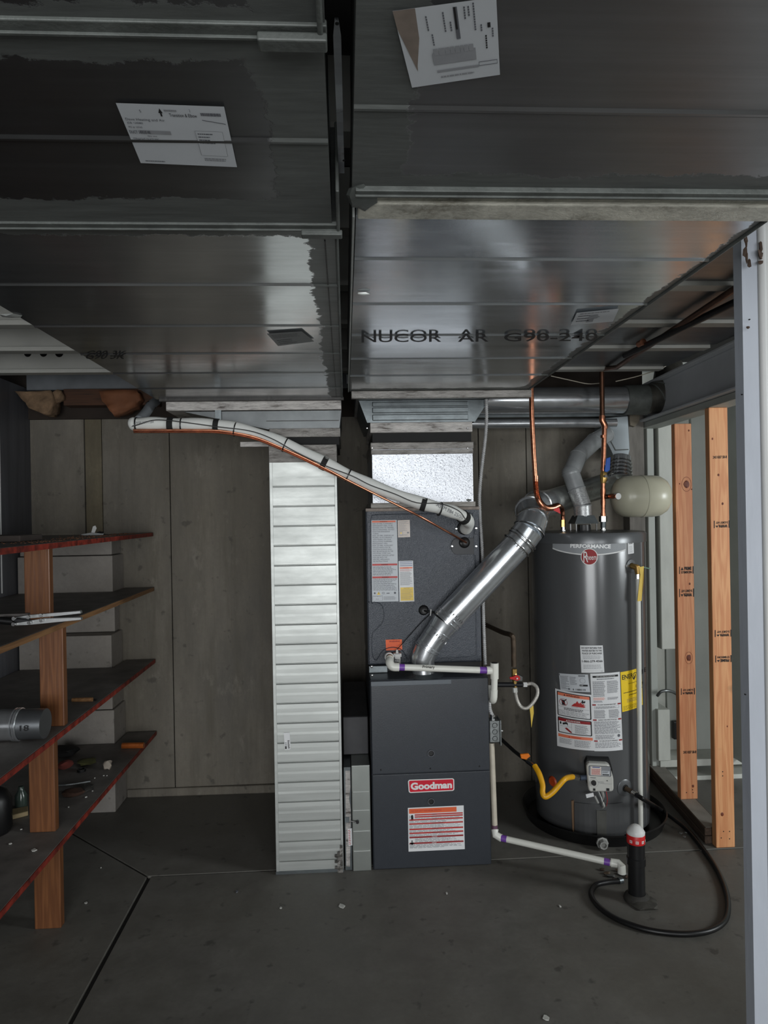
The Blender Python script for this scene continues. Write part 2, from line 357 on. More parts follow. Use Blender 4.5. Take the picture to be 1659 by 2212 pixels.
class Lab:
    def __init__(s, seed=1): s.v = []; s.f = []; s.mi = []; s.ms = []; s.rd = random.Random(seed)
    def m(s, m):
        if m not in s.ms: s.ms.append(m)
        return s.ms.index(m)
    def add(s, vs, fs, m, l):
        o = len(s.v); s.v += [(a, b_, l) for a, b_ in vs]; k = s.m(m)
        for f in fs: s.f.append(tuple(o+i for i in f)); s.mi.append(k)
    def rect(s, a, b_, c, d, m, l=0, n=1):
        vs = []; fs = []
        for i in range(n+1): x = a+(c-a)*i/n; vs += [(x, b_), (x, d)]
        for i in range(n): fs.append((2*i, 2*i+1, 2*i+3, 2*i+2))
        s.add(vs, fs, m, l)
    def frame(s, a, b_, c, d, w, h, m, l=1, n=1):
        s.rect(a, b_, c, b_+h, m, l, n); s.rect(a, d-h, c, d, m, l, n); s.rect(a, b_+h, a+w, d-h, m, l); s.rect(c-w, b_+h, c, d-h, m, l)
    def poly(s, pts, m, l=1): s.add(pts, [tuple(range(len(pts)))], m, l)
    def circ(s, x, y, rx, ry, m, l=1, n=28): s.poly([(x+rx*math.cos(2*math.pi*i/n), y+ry*math.sin(2*math.pi*i/n)) for i in range(n)], m, l)
    def ring(s, x, y, rx, ry, k, m, l=1, n=28):
        vs = []; 
        for i in range(n): a = 2*math.pi*i/n; vs += [(x+rx*math.cos(a), y+ry*math.sin(a)), (x+rx*k*math.cos(a), y+ry*k*math.sin(a))]
        s.add(vs, [(2*i, 2*i+1, (2*i+3) % (2*n), (2*i+2) % (2*n)) for i in range(n)], m, l)
    def text(s, t, a, b_, c, d, m, l=2, bold=0):
        vs, fs = glyphs(t, bold); s.add([(a+(c-a)*x, b_+(d-b_)*y) for x, y in vs], fs, m, l)
    def para(s, a, b_, c, d, n, m, l=1, fill=.5, ragged=.25):
        h = (d-b_)/n
        for i in range(n):
            x = a; e = c-(c-a)*s.rd.random()*ragged; y = b_+h*(i+.5)
            while x < e:
                w = (c-a)*s.rd.uniform(.05, .16); s.rect(x, y-h*fill/2, min(x+w, e), y+h*fill/2, m, l); x += w+(c-a)*.018
    def build(s, name, parent, mp):
        me = bpy.data.meshes.new(name); me.from_pydata(s.v, [], s.f); me.update()
        for p, k in zip(me.polygons, s.mi): p.material_index = k
        if getattr(mp, 'curved', 0):
            bm = bmesh.new(); bm.from_mesh(me)
            for k in range(1, mp.curved): bmesh.ops.bisect_plane(bm, geom=bm.verts[:]+bm.edges[:]+bm.faces[:], plane_co=(k/mp.curved, 0, 0), plane_no=(1, 0, 0))
            bm.to_mesh(me); bm.free()
        for v in me.vertices: v.co = mp(*v.co)
        return link(name, me, s.ms, parent)

# ================================================================ STRUCTURE
BW = 3.99; LW = -1.75
# floor: joint base + three slabs with open joints
fl = box('floor', -1.9, 4.3, -4.2, 5.2, -.12, -.012, jointm); struct(fl)
g = .004
def slab(pts): return prism('slab', [(x, y, -.012) for x, y in pts], (0, 0, .012), floorc, fl, .002)
slab([(-1.85, -4.1), (-.89-g, -4.1), (-.89-g, 3.10-g), (-1.85, 3.978-g)])
slab([(-.89+g, -4.1), (4.25, -4.1), (4.25, 3.115-g), (-.88+g, 3.10-g)])
slab([(-.89, 3.10+g), (4.25, 3.12+g), (4.25, 5.1), (-1.85, 5.1), (-1.85, 3.98+g)])
ce = box('ceiling', -1.9, 4.3, -3.4, 5.2, 2.46, 2.56, ceilm); struct(ce)
wb = box('wall_back', -1.9, 1.77, BW+.03, BW+.2, 0, 2.13, jointm); struct(wb)
xs = [-1.9, -1.455, -1.36, -.985, .62, .78, 1.06, 1.77]
for i in range(len(xs)-1):
    zt = 2.13
    box('panel', xs[i]+.0025, xs[i+1]-.0025, BW+(.004 if i in (1, 4) else 0), BW+.04, 0, zt, wallc2 if i == 1 else wallc, wb, .0015)
prism('footing_curb', [(-1.25, BW, 0), (-.3, BW, 0), (-.3, BW-.03, 0), (-1.25, BW-.015, 0)], (0, 0, .045), wallc, wb, .004)
wl = box('wall_left', LW-.15, LW, -3.4, BW+.1, 0, 2.3, leftc); struct(wl)
box('paint_drip', LW, LW+.003, 3.635, 3.641, 1.2, 2.2, white, wl)
for k in range(5): box('panel_joint', LW, LW+.004, 3.1-k*1.2, 3.108-k*1.2, 0, 2.3, jointm, wl)
wf = box('wall_front', -1.9, -1.65, -3.45, -3.3, 0, 2.46, wallc2); struct(wf)
box('header', -1.65, 1.2, -3.45, -3.3, 2.25, 2.46, wallc2, wf); box('side_panel', 1.2, 1.55, -3.45, -3.3, 0, 2.46, wallc2, wf); box('side_panel', 2.55, 4.3, -3.45, -3.3, 0, 2.46, wallc2, wf); box('sill_wall', 1.55, 2.55, -3.45, -3.3, 0, .88, wallc2, wf); box('header', 1.55, 2.55, -3.45, -3.3, 2.22, 2.46, wallc2, wf)
wr = box('wall_right', 4.15, 4.3, -3.4, 5.2, 0, 2.46, wpaint2); struct(wr)
# rim boards over the back wall
t1 = box('trim_1', -1.9, 1.75, BW-.02, BW+.05, 2.13, 2.46, M('dark_rim', sr(44, 36, 30), .9)); struct(t1)
t2 = box('trim_2', .66, 1.6, 3.83, 3.985, 2.095, 2.128, galv_grey, None, .003); struct(t2)
# far white wall behind the studs
wfar = box('wall_far', 1.72, 4.3, 4.12, 4.3, 0, 2.46, wpaint2); struct(wfar)
xb = [1.73, 1.80, 1.925, 1.99, 2.10, 2.24, 2.36, 2.62, 2.9]
for i in range(len(xb)-1):
    box('board', xb[i]+.002, xb[i+1]-.002, 4.09+(.0, .022, .01, .022, .0, .015, .005, .0)[i], 4.13, .11, 2.4, wpaint if i % 2 else wpaint2, wfar, .003)
box('bottom_rail', 1.80, 3.2, 3.93, 4.12, .07, .11, wpaint, wfar, .003)
box('floor_strip', 1.86, 3.2, 3.9, 4.1, 0, .026, wpaint, wfar, .003)
box('side_return', 2.24, 2.27, 3.6, 4.1, .11, 2.3, wpaint2, wfar, .002)

# painted boards + blocks at the corner
def blockthing(name, label, cat, pts, z0, z1, m):
    o = prism(name, [(x, y, z0) for x, y in pts], (0, 0, z1-z0), m, None, .003); tag(o, label, cat); return o
def rectpts(x0, x1, y0, y1): return [(x0, y0), (x1, y0), (x1, y1), (x0, y1)]
a = P(1398, 1000, 3.95).x; b2 = P(1413, 1000, 3.95).x
blockthing('corner_board', 'narrow grey white board standing in the corner beside the concrete wall', 'board', rectpts(a, b2, 3.95, 4.07), .07, 2.05, wpaint2)
a = P(1416, 1000, 3.97).x; b2 = P(1447, 1000, 3.97).x
blockthing('painted_board', 'upper white painted board behind the cream tank, ending above a gap', 'board', rectpts(a, b2, 3.93, 4.08), P(1425, 1400, 3.97).z, 2.06, wpaint)
a = P(1417, 1600, 3.95).x; b2 = P(1443, 1600, 3.95).x
blockthing('painted_block', 'short white painted block standing low in the corner left of the studs', 'block', rectpts(a, b2, 3.92, 4.07), .112, P(1430, 1530, 3.95).z, wpaint)
o = tube('bent_conduit', [P(1420, 1503, 3.9), P(1428, 1494, 3.88), P(1442, 1492, 3.88), P(1458, 1497, 3.9), P(1470, 1508, 3.92)], .009, boxg, None, 10, True, 5); tag(o, 'short curved grey conduit sticking out of the white corner boards', 'conduit')
o = box('outlet_plate', P(1456, 1580, 4.05).x, P(1472, 1580, 4.05).x, 4.05, 4.085, P(1456, 1598, 4.05).z, P(1456, 1560, 4.05).z, black, None, .004); tag(o, 'small black plate on the white boards behind the left stud', 'outlet')

# bottom plate + studs
pl = root('bottom_plate', 'dark dusty wooden bottom plate running back across the floor under the studs', 'plate', (1.75, 3.6, 0))
prism('plank', [(1.655, 3.16, 0), (1.745, 3.16, 0), (1.845, 4.09, 0), (1.755, 4.09, 0)], (0, 0, .036), platew, pl, .003)
prism('plank', [(1.658, 3.165, .037), (1.748, 3.165, .037), (1.848, 4.09, .037), (1.758, 4.09, .037)], (0, 0, .036), platew, pl, .003)
prism('dusty_top', [(1.664, 3.17, .073), (1.742, 3.17, .073), (1.842, 4.085, .073), (1.764, 4.085, .073)], (0, 0, .001), platet, pl)
def stud(xl, xr, Y, z0, z1, m, label, stamps, nails, knots):
    r = root('wood_stud', label, 'stud', ((xl+xr)/2, Y, z0), 'bare studs of the open partition'); tb = box('timber', xl, xr, Y, Y+.038, z0, z1, m, r, .003)
    for (px, py, rr) in knots:
        c = P(px, py, Y); kb = blob('knot', (c.x, Y-.0003, c.z), (rr, .0015, rr*1.3), kn, tb, .12, 2, int(py))
        for q in ((1.6,) if rr > .01 else ()): 
            L = Lab(); L.ring(.5, .5, .5, .5, .93, kn2, 0, 30); w = rr*q
            L.build('growth_ring', tb, planar([(c.x-w, Y, c.z+w*1.5), (c.x+w, Y, c.z+w*1.5), (c.x+w, Y, c.z-w*1.5), (c.x-w, Y, c.z-w*1.5)], (0, -1, 0)))
    for st in stamps:
        x0, y0, x1, y1, kind = st; L = Lab(int(y0))
        if kind == 'bar': L.text('243 K07 S8-8', 0, 0, 1, 1, dots, 1, .02)
        else:
            L.rect(0, 0, .05, 1, dots); L.rect(.94, 0, 1, 1, dots)
            up = kind.startswith('u')
            A, B = ('PRIME', 'STIMSON') if kind[1] == 'p' else ('WWPA', 'S-DRY HT')
            if up: 
                vs, fs = glyphs(A, .04); L.add([(.86-.56*x, .95-.42*y) for x, y in vs], fs, dots, 1)
                vs, fs = glyphs(B, .03); L.add([(.88-.74*x, .42-.3*y) for x, y in vs], fs, dots, 1)
                L.poly([(.2, .62), (.12, .78), (.2, .94), (.28, .78)] if 0 else [(.10, .66), (.2, .95), (.28, .66)], dots, 1)
            else:
                L.text(A, .36, .05, .86, .5, dots, 1, .04); L.text(B, .14, .62, .88, .95, dots, 1, .03)
                L.poly([(.12, .5), (.21, .08), (.3, .5)], dots, 1)
        L.build('grade_stamp', tb, planar([P(x0, y0, Y), P(x1, y0-1, Y), P(x1, y1-1, Y), P(x0, y1, Y)], (0, -1, 0)))
    for (px, py) in nails: c = P(px, py, Y); disc('nail_hole', (c.x, Y+.001, c.z), (0, -1, 0), .0028, .0014, blackm, tb, 8)
kn = M('knot_wood', sr(112, 52, 28), .6, 0, .4, 60); kn2 = M('knot_ring', sr(150, 84, 50), .6, 0, .3, 40)
ys2 = 3.48
stud(P(1467, 1500, ys2).x, P(1503.5, 1500, ys2).x, ys2, .075, P(1483, 915, ys2).z, studw, 'left bare fir stud with a large round knot near its upper third', [
    (1467, 1224, 1498, 1240, 'np'), (1467, 1272, 1499, 1290, 'uw'), (1471, 1487, 1501, 1501, 'uw'), (1476, 1622, 1504, 1628, 'bar')], [(1483, 1712), (1497, 1712), (1496, 1706)], [(1483, 1046, .016), (1488, 1421, .013), (1490, 1261, .005), (1497, 1698, .006), (1488, 930, .004), (1494, 1057, .003), (1468, 1045, .003)])
ys = 3.12
stud(P(1540, 1400, ys).x, P(1580.5, 1400, ys).x, ys, .0, P(1560, 880, ys).z, studw2, 'right bare fir stud, nearest to the white post, standing on the floor', [
    (1540, 985, 1570, 991, 'bar'), (1542, 1125, 1576, 1141, 'uw'), (1544, 1361, 1580, 1376, 'uw'), (1545, 1416, 1580, 1431, 'up')], [(1563, 1796), (1576, 1796), (1558, 1810), (1576, 1812), (1561, 1667), (1561, 1676)],
    [(1552, 1026, .005), (1561, 1088, .005), (1560, 1759, .007), (1539, 948, .004), (1571, 1569, .003)])
# steel beam and top plate
bmR = root('steel_beam', 'grey painted steel beam above the two bare studs', 'beam', (1.7, 3, 2.07))
def strip(name, x0, x1, z0, z1, m, par, y0=1.9, y1=4.1, sk=.05, bev=.002):
    f = lambda y: sk*(y-3.0)
    return prism(name, [(x0+f(y0), y0, z0), (x1+f(y0), y0, z0), (x1+f(y1), y1, z0), (x0+f(y1), y1, z0)], (0, 0, z1-z0), m, par, bev)
strip('bottom_flange', 1.655, 1.80, 2.072, 2.084, beamp, bmR); strip('web', 1.70, 1.72, 2.084, 2.268, beamp, bmR); strip('top_flange', 1.655, 1.80, 2.268, 2.28, beamp, bmR)
o = strip('top_plate', 1.685, 1.785, 2.038, 2.070, wpaint2, None); tag(o, 'pale painted wooden top plate under the grey beam', 'plate')

# near painted post
pr_ = root('painted_post', 'thick pale grey painted post with chipped top, at the right edge of the photo', 'post', (1.08, 1.7, 0))
xp = P(1600, 1500, 1.76).x
prism('shaft', [(xp+.031, 1.76, 0), (xp+.031, 1.70, 0), (xp+.23, 1.70, 0), (xp+.23, 1.76, 0)], (0, 0, 2.44), colm2, pr_, .004)
tube('corner_bead', [(xp+.040, 1.702, 0), (xp+.040, 1.702, 2.30)], .010, colm2, pr_, 16)
prism('side_face', [(xp, 1.76, 0), (xp, 1.722, 0), (xp+.031, 1.704, 0), (xp+.031, 1.76, 0)], (0, 0, 2.44), colm, pr_)
rd = random.Random(3)
for k in range(10):
    px = rd.choice((1608, 1612, 1640, 1643, 1610, 1618)); py = rd.uniform(512, 585); c = P(px, py, 1.69)
    blob('paint_chip', (c.x, 1.6895, c.z), (rd.uniform(.003, .007), .003, rd.uniform(.005, .016)), rust, pr_, .4, 1, k)
for (px, py, w) in ((1616, 707, .004), (1619, 690, .002), (1603, 852, .002), (1610, 1500, .002)):
    c = P(px, py, 1.69); blob('paint_chip', (c.x, 1.69, c.z), (w, .004, w), rust if w > .003 else blackm, pr_, .3, 1, 5)

# ================================================================ CEILING JOISTS
def webmesh(x0, x1, z0, z1, Y, holes):
    ring = [Vector((x0, z0, 0)), Vector((x1, z0, 0)), Vector((x1, z1, 0)), Vector((x0, z1, 0))]; polys = [ring]
    for (hx, hz, hr) in holes: polys.append([Vector((hx+hr*math.cos(-2*math.pi*k/14), hz+hr*math.sin(-2*math.pi*k/14), 0)) for k in range(14)])
    tri = tessellate_polygon(polys); pts = [p for q in polys for p in q]
    return [(p.x, Y, p.y) for p in pts], tri
jy = [.45, .9, 1.33, 1.76, 2.19, 2.63, 3.03, 3.48]
nm = ['nearest', 'second', 'third', 'fourth', 'fifth', 'sixth', 'second from the back wall', 'closest to the back wall']
for i, Y in enumerate(jy):
    j = root('ceiling_joist', ['pale steel ceiling joist overhead, nearest to the viewer', 'pale steel ceiling joist overhead, second from the viewer', 'pale steel ceiling joist overhead, third from the viewer', 'pale steel ceiling joist overhead, fourth from the viewer',
        'pale steel ceiling joist left of the ducts at the frame edge', 'pale steel ceiling joist with two cut-off holes left of the ducts', 'pale steel ceiling joist, middle one seen left of the ducts', 'pale steel ceiling joist with three round holes nearest the back wall'][i], 'joist', (0, Y, 2.28), 'steel joists under the ceiling')
    cx = {7: P(60, 772, Y).x, 5: P(5, 716, Y).x}.get(i, -1.1-.2*(i % 3)); z_ = 2.385
    hl = [(cx, z_, .018), (cx+.075, z_, .018), (cx+.15, z_, .020)]
    v, t = webmesh(LW+.01, 1.62, 2.28, 2.455, Y, hl)
    me = bpy.data.meshes.new('web'); me.from_pydata(v, [], t); link('web', me, joistm, j)
    box('bottom_flange', LW+.01, 1.62, Y-.055, Y, 2.278, 2.281, joistm, j)
    box('lip', LW+.01, 1.62, Y-.057, Y-.055, 2.278, 2.295, joistm, j)
rimj = box('rim_beam', -1.9+.16, .6, 3.93, 3.965, 2.285, 2.40, M('rim_steel', sr(112, 116, 120), .5), None, .003); tag(rimj, 'blue grey steel rim beam on top of the back wall, left', 'beam')
# sheet-metal pans between joists on the right
pan_m = duct('joist_pan_metal', rough=.3, col=sr(120, 122, 124), scuff=.5)
for i in range(3, 7):
    o = box('joist_pan', .80, 1.64, jy[i]+.006, jy[i+1]-.062, 2.291, 2.294, pan_m)
    tag(o, ['sheet metal joist pan above the white post', 'sheet metal joist pan beside the punched hanger strap', 'sheet metal joist pan crossed by the overhead pipes', 'sheet metal joist pan nearest the round duct'][i-3], 'pan', 'sheet metal pans between joists')
st_ = root('hanger_strap', 'short white punched metal strap at the ceiling beside the right duct', 'strap', P(1490, 590, 2.2))
pc = [P(1497, 580, 2.15), P(1532, 576, 2.15), P(1533, 592, 2.15), P(1499, 597, 2.15)]
prism('strap', pc, (0, .003, 0), white, st_)
for px in (1499.5, 1512, 1523.5): c = P(px, 588, 2.149); disc('hole', (c.x, 2.149, c.z), (0, -1, 0), .003, .002, blackm, st_, 10)
o = blob('wood_peg', P(1510, 603, 2.17), (.016, .012, .012), insul2, None, .15, 1, 3); tag(o, 'small brown wood piece under the white punched strap', 'wood')

# ================================================================ LEFT TRUNK DUCT
def ducthull(name, x0, x1, y0, y1, zb, zt, seams, m, par, xr0=None, rd_=.0035, w=.007):
    """sheet-metal duct length; seams are raised standing beads across the bottom"""
    pr = [(y0, zb)]
    for s_ in seams: pr += [(s_-w, zb), (s_-w*.35, zb-rd_), (s_+w*.35, zb-rd_), (s_+w*.8, zb+rd_*.3), (s_+w*1.3, zb)]
    pr += [(y1, zb), (y1, zt), (y0, zt)]
    bm = bmesh.new(); k = (lambda y: (xr0-x1)*(1-(y-y0)/(y1-y0))) if xr0 is not None else (lambda y: 0)
    A = [bm.verts.new((x0, y, z)) for y, z in pr]; B = [bm.verts.new((x1+k(y), y, z)) for y, z in pr]
    n = len(pr); bm.faces.new(A); bm.faces.new(B[::-1])
    for i in range(n): bm.faces.new((A[i], A[(i+1) % n], B[(i+1) % n], B[i]))
    return bmo(name, bm, m, par)
ZB = 2.09; ZT = 2.27
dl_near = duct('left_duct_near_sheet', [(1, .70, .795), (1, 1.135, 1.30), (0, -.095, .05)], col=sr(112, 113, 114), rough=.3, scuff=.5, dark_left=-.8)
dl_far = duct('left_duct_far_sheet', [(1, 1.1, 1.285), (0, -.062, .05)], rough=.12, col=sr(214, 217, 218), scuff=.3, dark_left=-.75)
ld = root('trunk_duct', 'left large galvanised trunk duct overhead, sealer brushed along its right edge', 'duct', (-.42, 1.5, ZB))
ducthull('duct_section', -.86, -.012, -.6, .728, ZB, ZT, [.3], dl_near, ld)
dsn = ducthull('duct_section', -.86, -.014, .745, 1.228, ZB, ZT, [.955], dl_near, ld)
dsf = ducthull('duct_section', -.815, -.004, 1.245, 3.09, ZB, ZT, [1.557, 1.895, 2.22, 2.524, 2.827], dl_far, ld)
def cleat(par, x0, x1, y, z, m, drop=.016, wd=.022):
    bm = bmesh.new(); addbox(bm, x0, x1, y-wd, y, z-drop, z+.004, .0015); addbox(bm, x0, x1, y-.002, y+.002, z-drop-.003, z, .0006)
    return bmo('drive_cleat', bm, m, par)
cleat(ld, -.86, -.005, 1.243, ZB, seal_grey, .004, .018); cleat(ld, -.86, -.01, .742, ZB, seal_grey, .004, .018)
def corner(par, x, y, z, w=.065, l=.02):
    bm = bmesh.new(); addbox(bm, x-w, x+.008, y-.006, y+.014, z-.016, z-.006, .002); addbox(bm, x-.002, x+.004, y-.16, y+.01, z-.010, z+.1, .002)
    return bmo('corner_clip', bm, seal_grey, par)
corner(ld, -.004, 1.243, ZB); corner(ld, -.018, .735, ZB)
tube('edge_seam', [(-.006, 1.26, ZB-.001), (-.003, 3.08, ZB-.001)], .0035, seal_grey, ld, 8)
box('edge_fold', -.030, -.0275, 1.30, 3.06, ZB-.0022, ZB, seal_dark, ld)
box('end_lip', -.80, .004, 3.07, 3.09, ZB-.012, ZB+.002, seal_dark, ld, .002)
# shipping label on the near section
L = Lab(4); L.rect(0, 0, 1, 1, paper2, 0, 2)
L.text('Dave Heating and Air', .03, .21, .40, .26, ink2, 1); L.text('JOB: 1245883', .03, .27, .18, .31, ink2, 1); L.text('PO # 10745', .03, .34, .16, .37, ink2, 1)
L.rect(.12, .40, .42, .455, ink3, 1); L.text('DUCT 24X10 48', .02, .40, .22, .45, ink2, 2, .02); L.text('Qty: one', .18, .48, .27, .51, ink2, 1); L.text('STRAIGHT DUCT 30G', .03, .53, .28, .57, ink2, 1)
L.text('Transition & Elbow', .46, .12, .72, .17, dots, 1); L.para(.76, .09, .95, .15, 1, ink2, 1, .7, 0); L.poly([(.76, .2), (.98, .25), (.98, .26), (.76, .21)], ink2, 1)
L.rect(.66, .38, .93, .80, ink3, .5); L.rect(.663, .384, .927, .796, paper2, .8); L.para(.68, .40, .90, .60, 4, ink2, 1.2, .35, .6); L.para(.68, .84, .92, .90, 2, ink3, 1, .5)
L.poly([(.365, .12), (.385, .05), (.405, .12), (.393, .12), (.393, .17), (.378, .17), (.378, .12)], dots, 1)
L.text('5', .19, .08, .205, .12, ink2, 1); L.text('2', .66, .05, .67, .09, ink2, 1); L.para(.06, .93, .26, .96, 1, ink2, 1, .5, 0); L.para(.42, .06, .54, .1, 1, ink3, 1, .6, 0)
L.text('Qty 01/02', .57, .55, .70, .58, ink3, 1)
L.build('paper_label', dsn, planar([Zp(250, 221, ZB-.002), Zp(484, 229, ZB-.002), Zp(512, 360, ZB-.002), Zp(304, 351, ZB-.002)], (0, 0, -1)))
# faint grey label on the far section
L = Lab(9); L.rect(0, 0, 1, 1, paperg, 0); L.para(.08, .1, .92, .4, 3, dots, 1, .15); L.para(.1, .5, .6, .9, 3, dots, 1, .2)
L.build('grey_label', dsf, planar([Zp(576, 720, ZB-.004), Zp(652, 715, ZB-.004), Zp(679, 737, ZB-.004), Zp(601, 747, ZB-.004)], (0, 0, -1)))
L = Lab(5)
L.text('G90 3K', 0, 0, 1, 1, dots, 0, .02); L.build('stencil_mark', dsf, planar([Zp(190, 762, ZB-.003), Zp(276, 762, ZB-.003), Zp(268, 775, ZB-.003), Zp(182, 775, ZB-.003)], (0, 0, -1)))

# ================================================================ RIGHT TRUNK DUCT
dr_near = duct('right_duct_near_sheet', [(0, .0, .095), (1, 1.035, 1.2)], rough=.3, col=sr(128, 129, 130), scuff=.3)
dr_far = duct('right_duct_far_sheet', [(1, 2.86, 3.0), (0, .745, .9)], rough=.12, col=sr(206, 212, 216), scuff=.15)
rdx = root('trunk_duct', 'right large galvanised trunk duct overhead with black stencilled lettering', 'duct', (.4, 1.5, ZB))
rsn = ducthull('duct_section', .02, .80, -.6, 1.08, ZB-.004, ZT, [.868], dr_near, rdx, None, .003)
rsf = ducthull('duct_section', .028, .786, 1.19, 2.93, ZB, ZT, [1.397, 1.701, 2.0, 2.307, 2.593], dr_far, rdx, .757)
cleat(rdx, .025, .79, 1.09, ZB-.003, seal_grey, .009, .014)
bm = bmesh.new(); addbox(bm, .028, .775, 1.09, 1.128, ZB-.004, ZB+.02, .002); bmo('joint_strip', bm, foil_y, rdx)
bm = bmesh.new()
addbox(bm, .03, .77, 1.128, 1.188, ZB-.009, ZB+.01, .003); bmo('sealed_joint', bm, tapefoil('pale_sealed_joint', sr(196, 194, 182), sr(118, 114, 100), .1, .5), rdx)
o = blob('corner_fold', (.035, 1.115, ZB-.006), (.024, .04, .010), seal_grey, rdx, .25, 2, 4)
box('seam_flange', .022, .026, 1.19, 2.92, ZB-.004, ZT, galv_bright, rdx)
blob('bent_tab', Zp(785, 634, ZB-.004), (.018, .004, .004), galv_bright, rdx, .2, 1, 2)
bm = bmesh.new(); addbox(bm, .035, .80, 2.905, 2.93, ZB-.034, ZB-.001, .003); bmo('end_tape', bm, foil, rdx)
tube('edge_seam', [Vector((.760, 1.2, ZB-.001)), Vector((.787, 2.9, ZB-.001))], .004, seal_grey, rdx, 8)
L = Lab(11)
L.rect(0, 0, 1, 1, paper2, 0); L.poly([(0, 0), (.22, 0), (.2, .35), (.12, .7), (.11, .78), (0, .2)], tan, .5)
L.rect(.30, .56, .76, .72, ink3, 1); L.para(.32, .50, .74, .60, 1, ink3, 1.2, .9, 0); L.rect(.32, .80, .78, .83, ink3, 1)
L.rect(.58, .04, .62, .42, ink2, 1); L.rect(.585, .04, .605, .30, dots, 1.3)
for x, a_, b_ in ((.30, .10, .28), (.33, .32, .45), (.47, .08, .32), (.53, .2, .3), (.68, .05, .2), (.72, .05, .15), (.77, .02, .35), (.83, .28, .36), (.87, .42, .58), (.94, .34, .44)):
    y = a_
    while y < b_: L.rect(x, y, x+.016, y+.022, ink2 if x != .87 else dots, 1); y += .03
L.poly([(.90, .27), (.93, .27), (.93, .33), (.90, .33)], dots, 1); L.frame(.78, .76, .98, .82, .004, .008, ink2); L.para(.35, .88, .72, .92, 1, ink3, 1, .5, 0)
L.build('paper_label', rsn, planar([Zp(848, 22, ZB-.006), Zp(1072, -8, ZB-.006), Zp(1080, 160, ZB-.006), Zp(890, 188, ZB-.006)], (0, 0, -1)))
L = Lab(12); L.rect(0, 0, 1, 1, paper2, 0); L.para(.08, .2, .4, .8, 3, ink2, 1, .3); L.para(.35, .25, .62, .6, 4, ink2, 1, .4); L.para(.1, .05, .9, .2, 1, ink3, 1, .5); L.rect(.34, .6, .5, .85, ink3, 1)
L.build('paper_label', rsf, planar([Zp(1246, 675, ZB-.004), Zp(1337, 666, ZB-.004), Zp(1324, 694, ZB-.004), Zp(1233, 702, ZB-.004)], (0, 0, -1)))
L = Lab(13)
stc = M('stencil_ink', sr(28, 28, 30), .6, 0, .5, 60)
L.text('NUCOR', 0, .08, .335, .95, stc, 0, .01); L.text('AR', .405, .08, .535, .95, stc, 0, .01); L.text('G90-240', .60, .08, 1, .95, stc, 0, .01)
L.build('stencil_lettering', rsf, planar([Zp(781, 719, ZB-.005), Zp(1292, 716, ZB-.005), Zp(1290, 737, ZB-.005), Zp(781, 740, ZB-.005)], (0, 0, -1)))

# hanging strap between the ducts
hs = root('hanger_strap', 'long thin galvanised strap hanging in the dark gap between the ducts', 'strap', (.0, .9, 2.12))
a = Zp(727, 40, 2.12); b2 = Zp(738, 375, 2.12)
pts = []
for k in range(13):
    t = k/12; c = a.lerp(b2, t); w = (.0045 if k else .002); pts.append((c.x, c.y, c.z+.004*math.sin(k*1.3)*t, w))
bm = bmesh.new(); rows = [[bm.verts.new((x-w, y, z)), bm.verts.new((x+w, y, z)), bm.verts.new((x+w, y, z+.0015)), bm.verts.new((x-w, y, z+.0015))] for x, y, z, w in pts]
for r_, q in zip(rows, rows[1:]):
    for k in range(4): bm.faces.new((r_[k], r_[(k+1) % 4], q[(k+1) % 4], q[k]))
bmo('strap', bm, galv, hs)
for px, py in ((728, 50), (743, 346)): c = Zp(px, py, 2.118); disc('rivet_hole', c, (0, 0, -1), .0022, .001, blackm, hs, 10)
o = box('paper_tag', *(lambda c: (c.x-.010, c.x+.010, c.y-.002, c.y+.002, c.z-.02, c.z+.02))(P(754, 819, 3.08)), paper2, ld)

# ================================================================ LEFT DROP: COLLAR, NECK, FLEX, VERTICAL DUCT
def frustum(name, a, b_, m, par, ribs=0):
    """a=(x0,x1,y0,y1,z) top, b_ bottom"""
    bm = bmesh.new(); va = [bm.verts.new(p) for p in ((a[0], a[2], a[4]), (a[1], a[2], a[4]), (a[1], a[3], a[4]), (a[0], a[3], a[4]))]
    vb = [bm.verts.new(p) for p in ((b_[0], b_[2], b_[4]), (b_[1], b_[2], b_[4]), (b_[1], b_[3], b_[4]), (b_[0], b_[3], b_[4]))]
    bm.faces.new(va); bm.faces.new(vb[::-1])
    for i in range(4): bm.faces.new((va[i], va[(i+1) % 4], vb[(i+1) % 4], vb[i]))
    return bmo(name, bm, m, par)
nk = root('duct_transition', 'tapered sheet metal transition under the end of the left trunk duct', 'duct', (-.3, 3.3, 1.95))
frustum('tapered_neck', (-.70, -.008, 3.10, 3.75, 2.036), (-.335, -.018, 3.10, 3.7, 1.955), M('neck_metal', sr(92, 95, 96), .42, .6, .25, 10), nk)
box('collar', -.775, -.008, 3.092, 3.76, 2.040, ZB-.002, foil_w, nk, .002)
box('tape_band', -.328, -.014, 3.088, 3.7, 1.918, 1.957, foil, nk, .002)
box('support_strap', P(465, 890, 3.09).x, P(478, 890, 3.09).x, 3.085, 3.09, P(470, 930, 3.09).z, 2.04, galv_grey, nk)
box('seam', -.34, -.02, 3.097, 3.10, 1.99, 1.993, seal_dark, nk)
fc = box('flexible_connector', -.322, -.02, 3.10, 3.68, 1.884, 1.918, blackm); tag(fc, 'black fabric flexible connector above the tall bright vertical duct', 'connector')
vd = root('vertical_duct', 'tall bright ribbed galvanised duct standing on the floor left of the furnace', 'duct', (-.18, 3.3, 0))
x0, x1 = -.327, -.0335; yf = 3.07
prof = [(yf+.0, 0)]; z = 1.81
seams = [P(660, 1050+42.5*k, yf).z for k in range(20)]
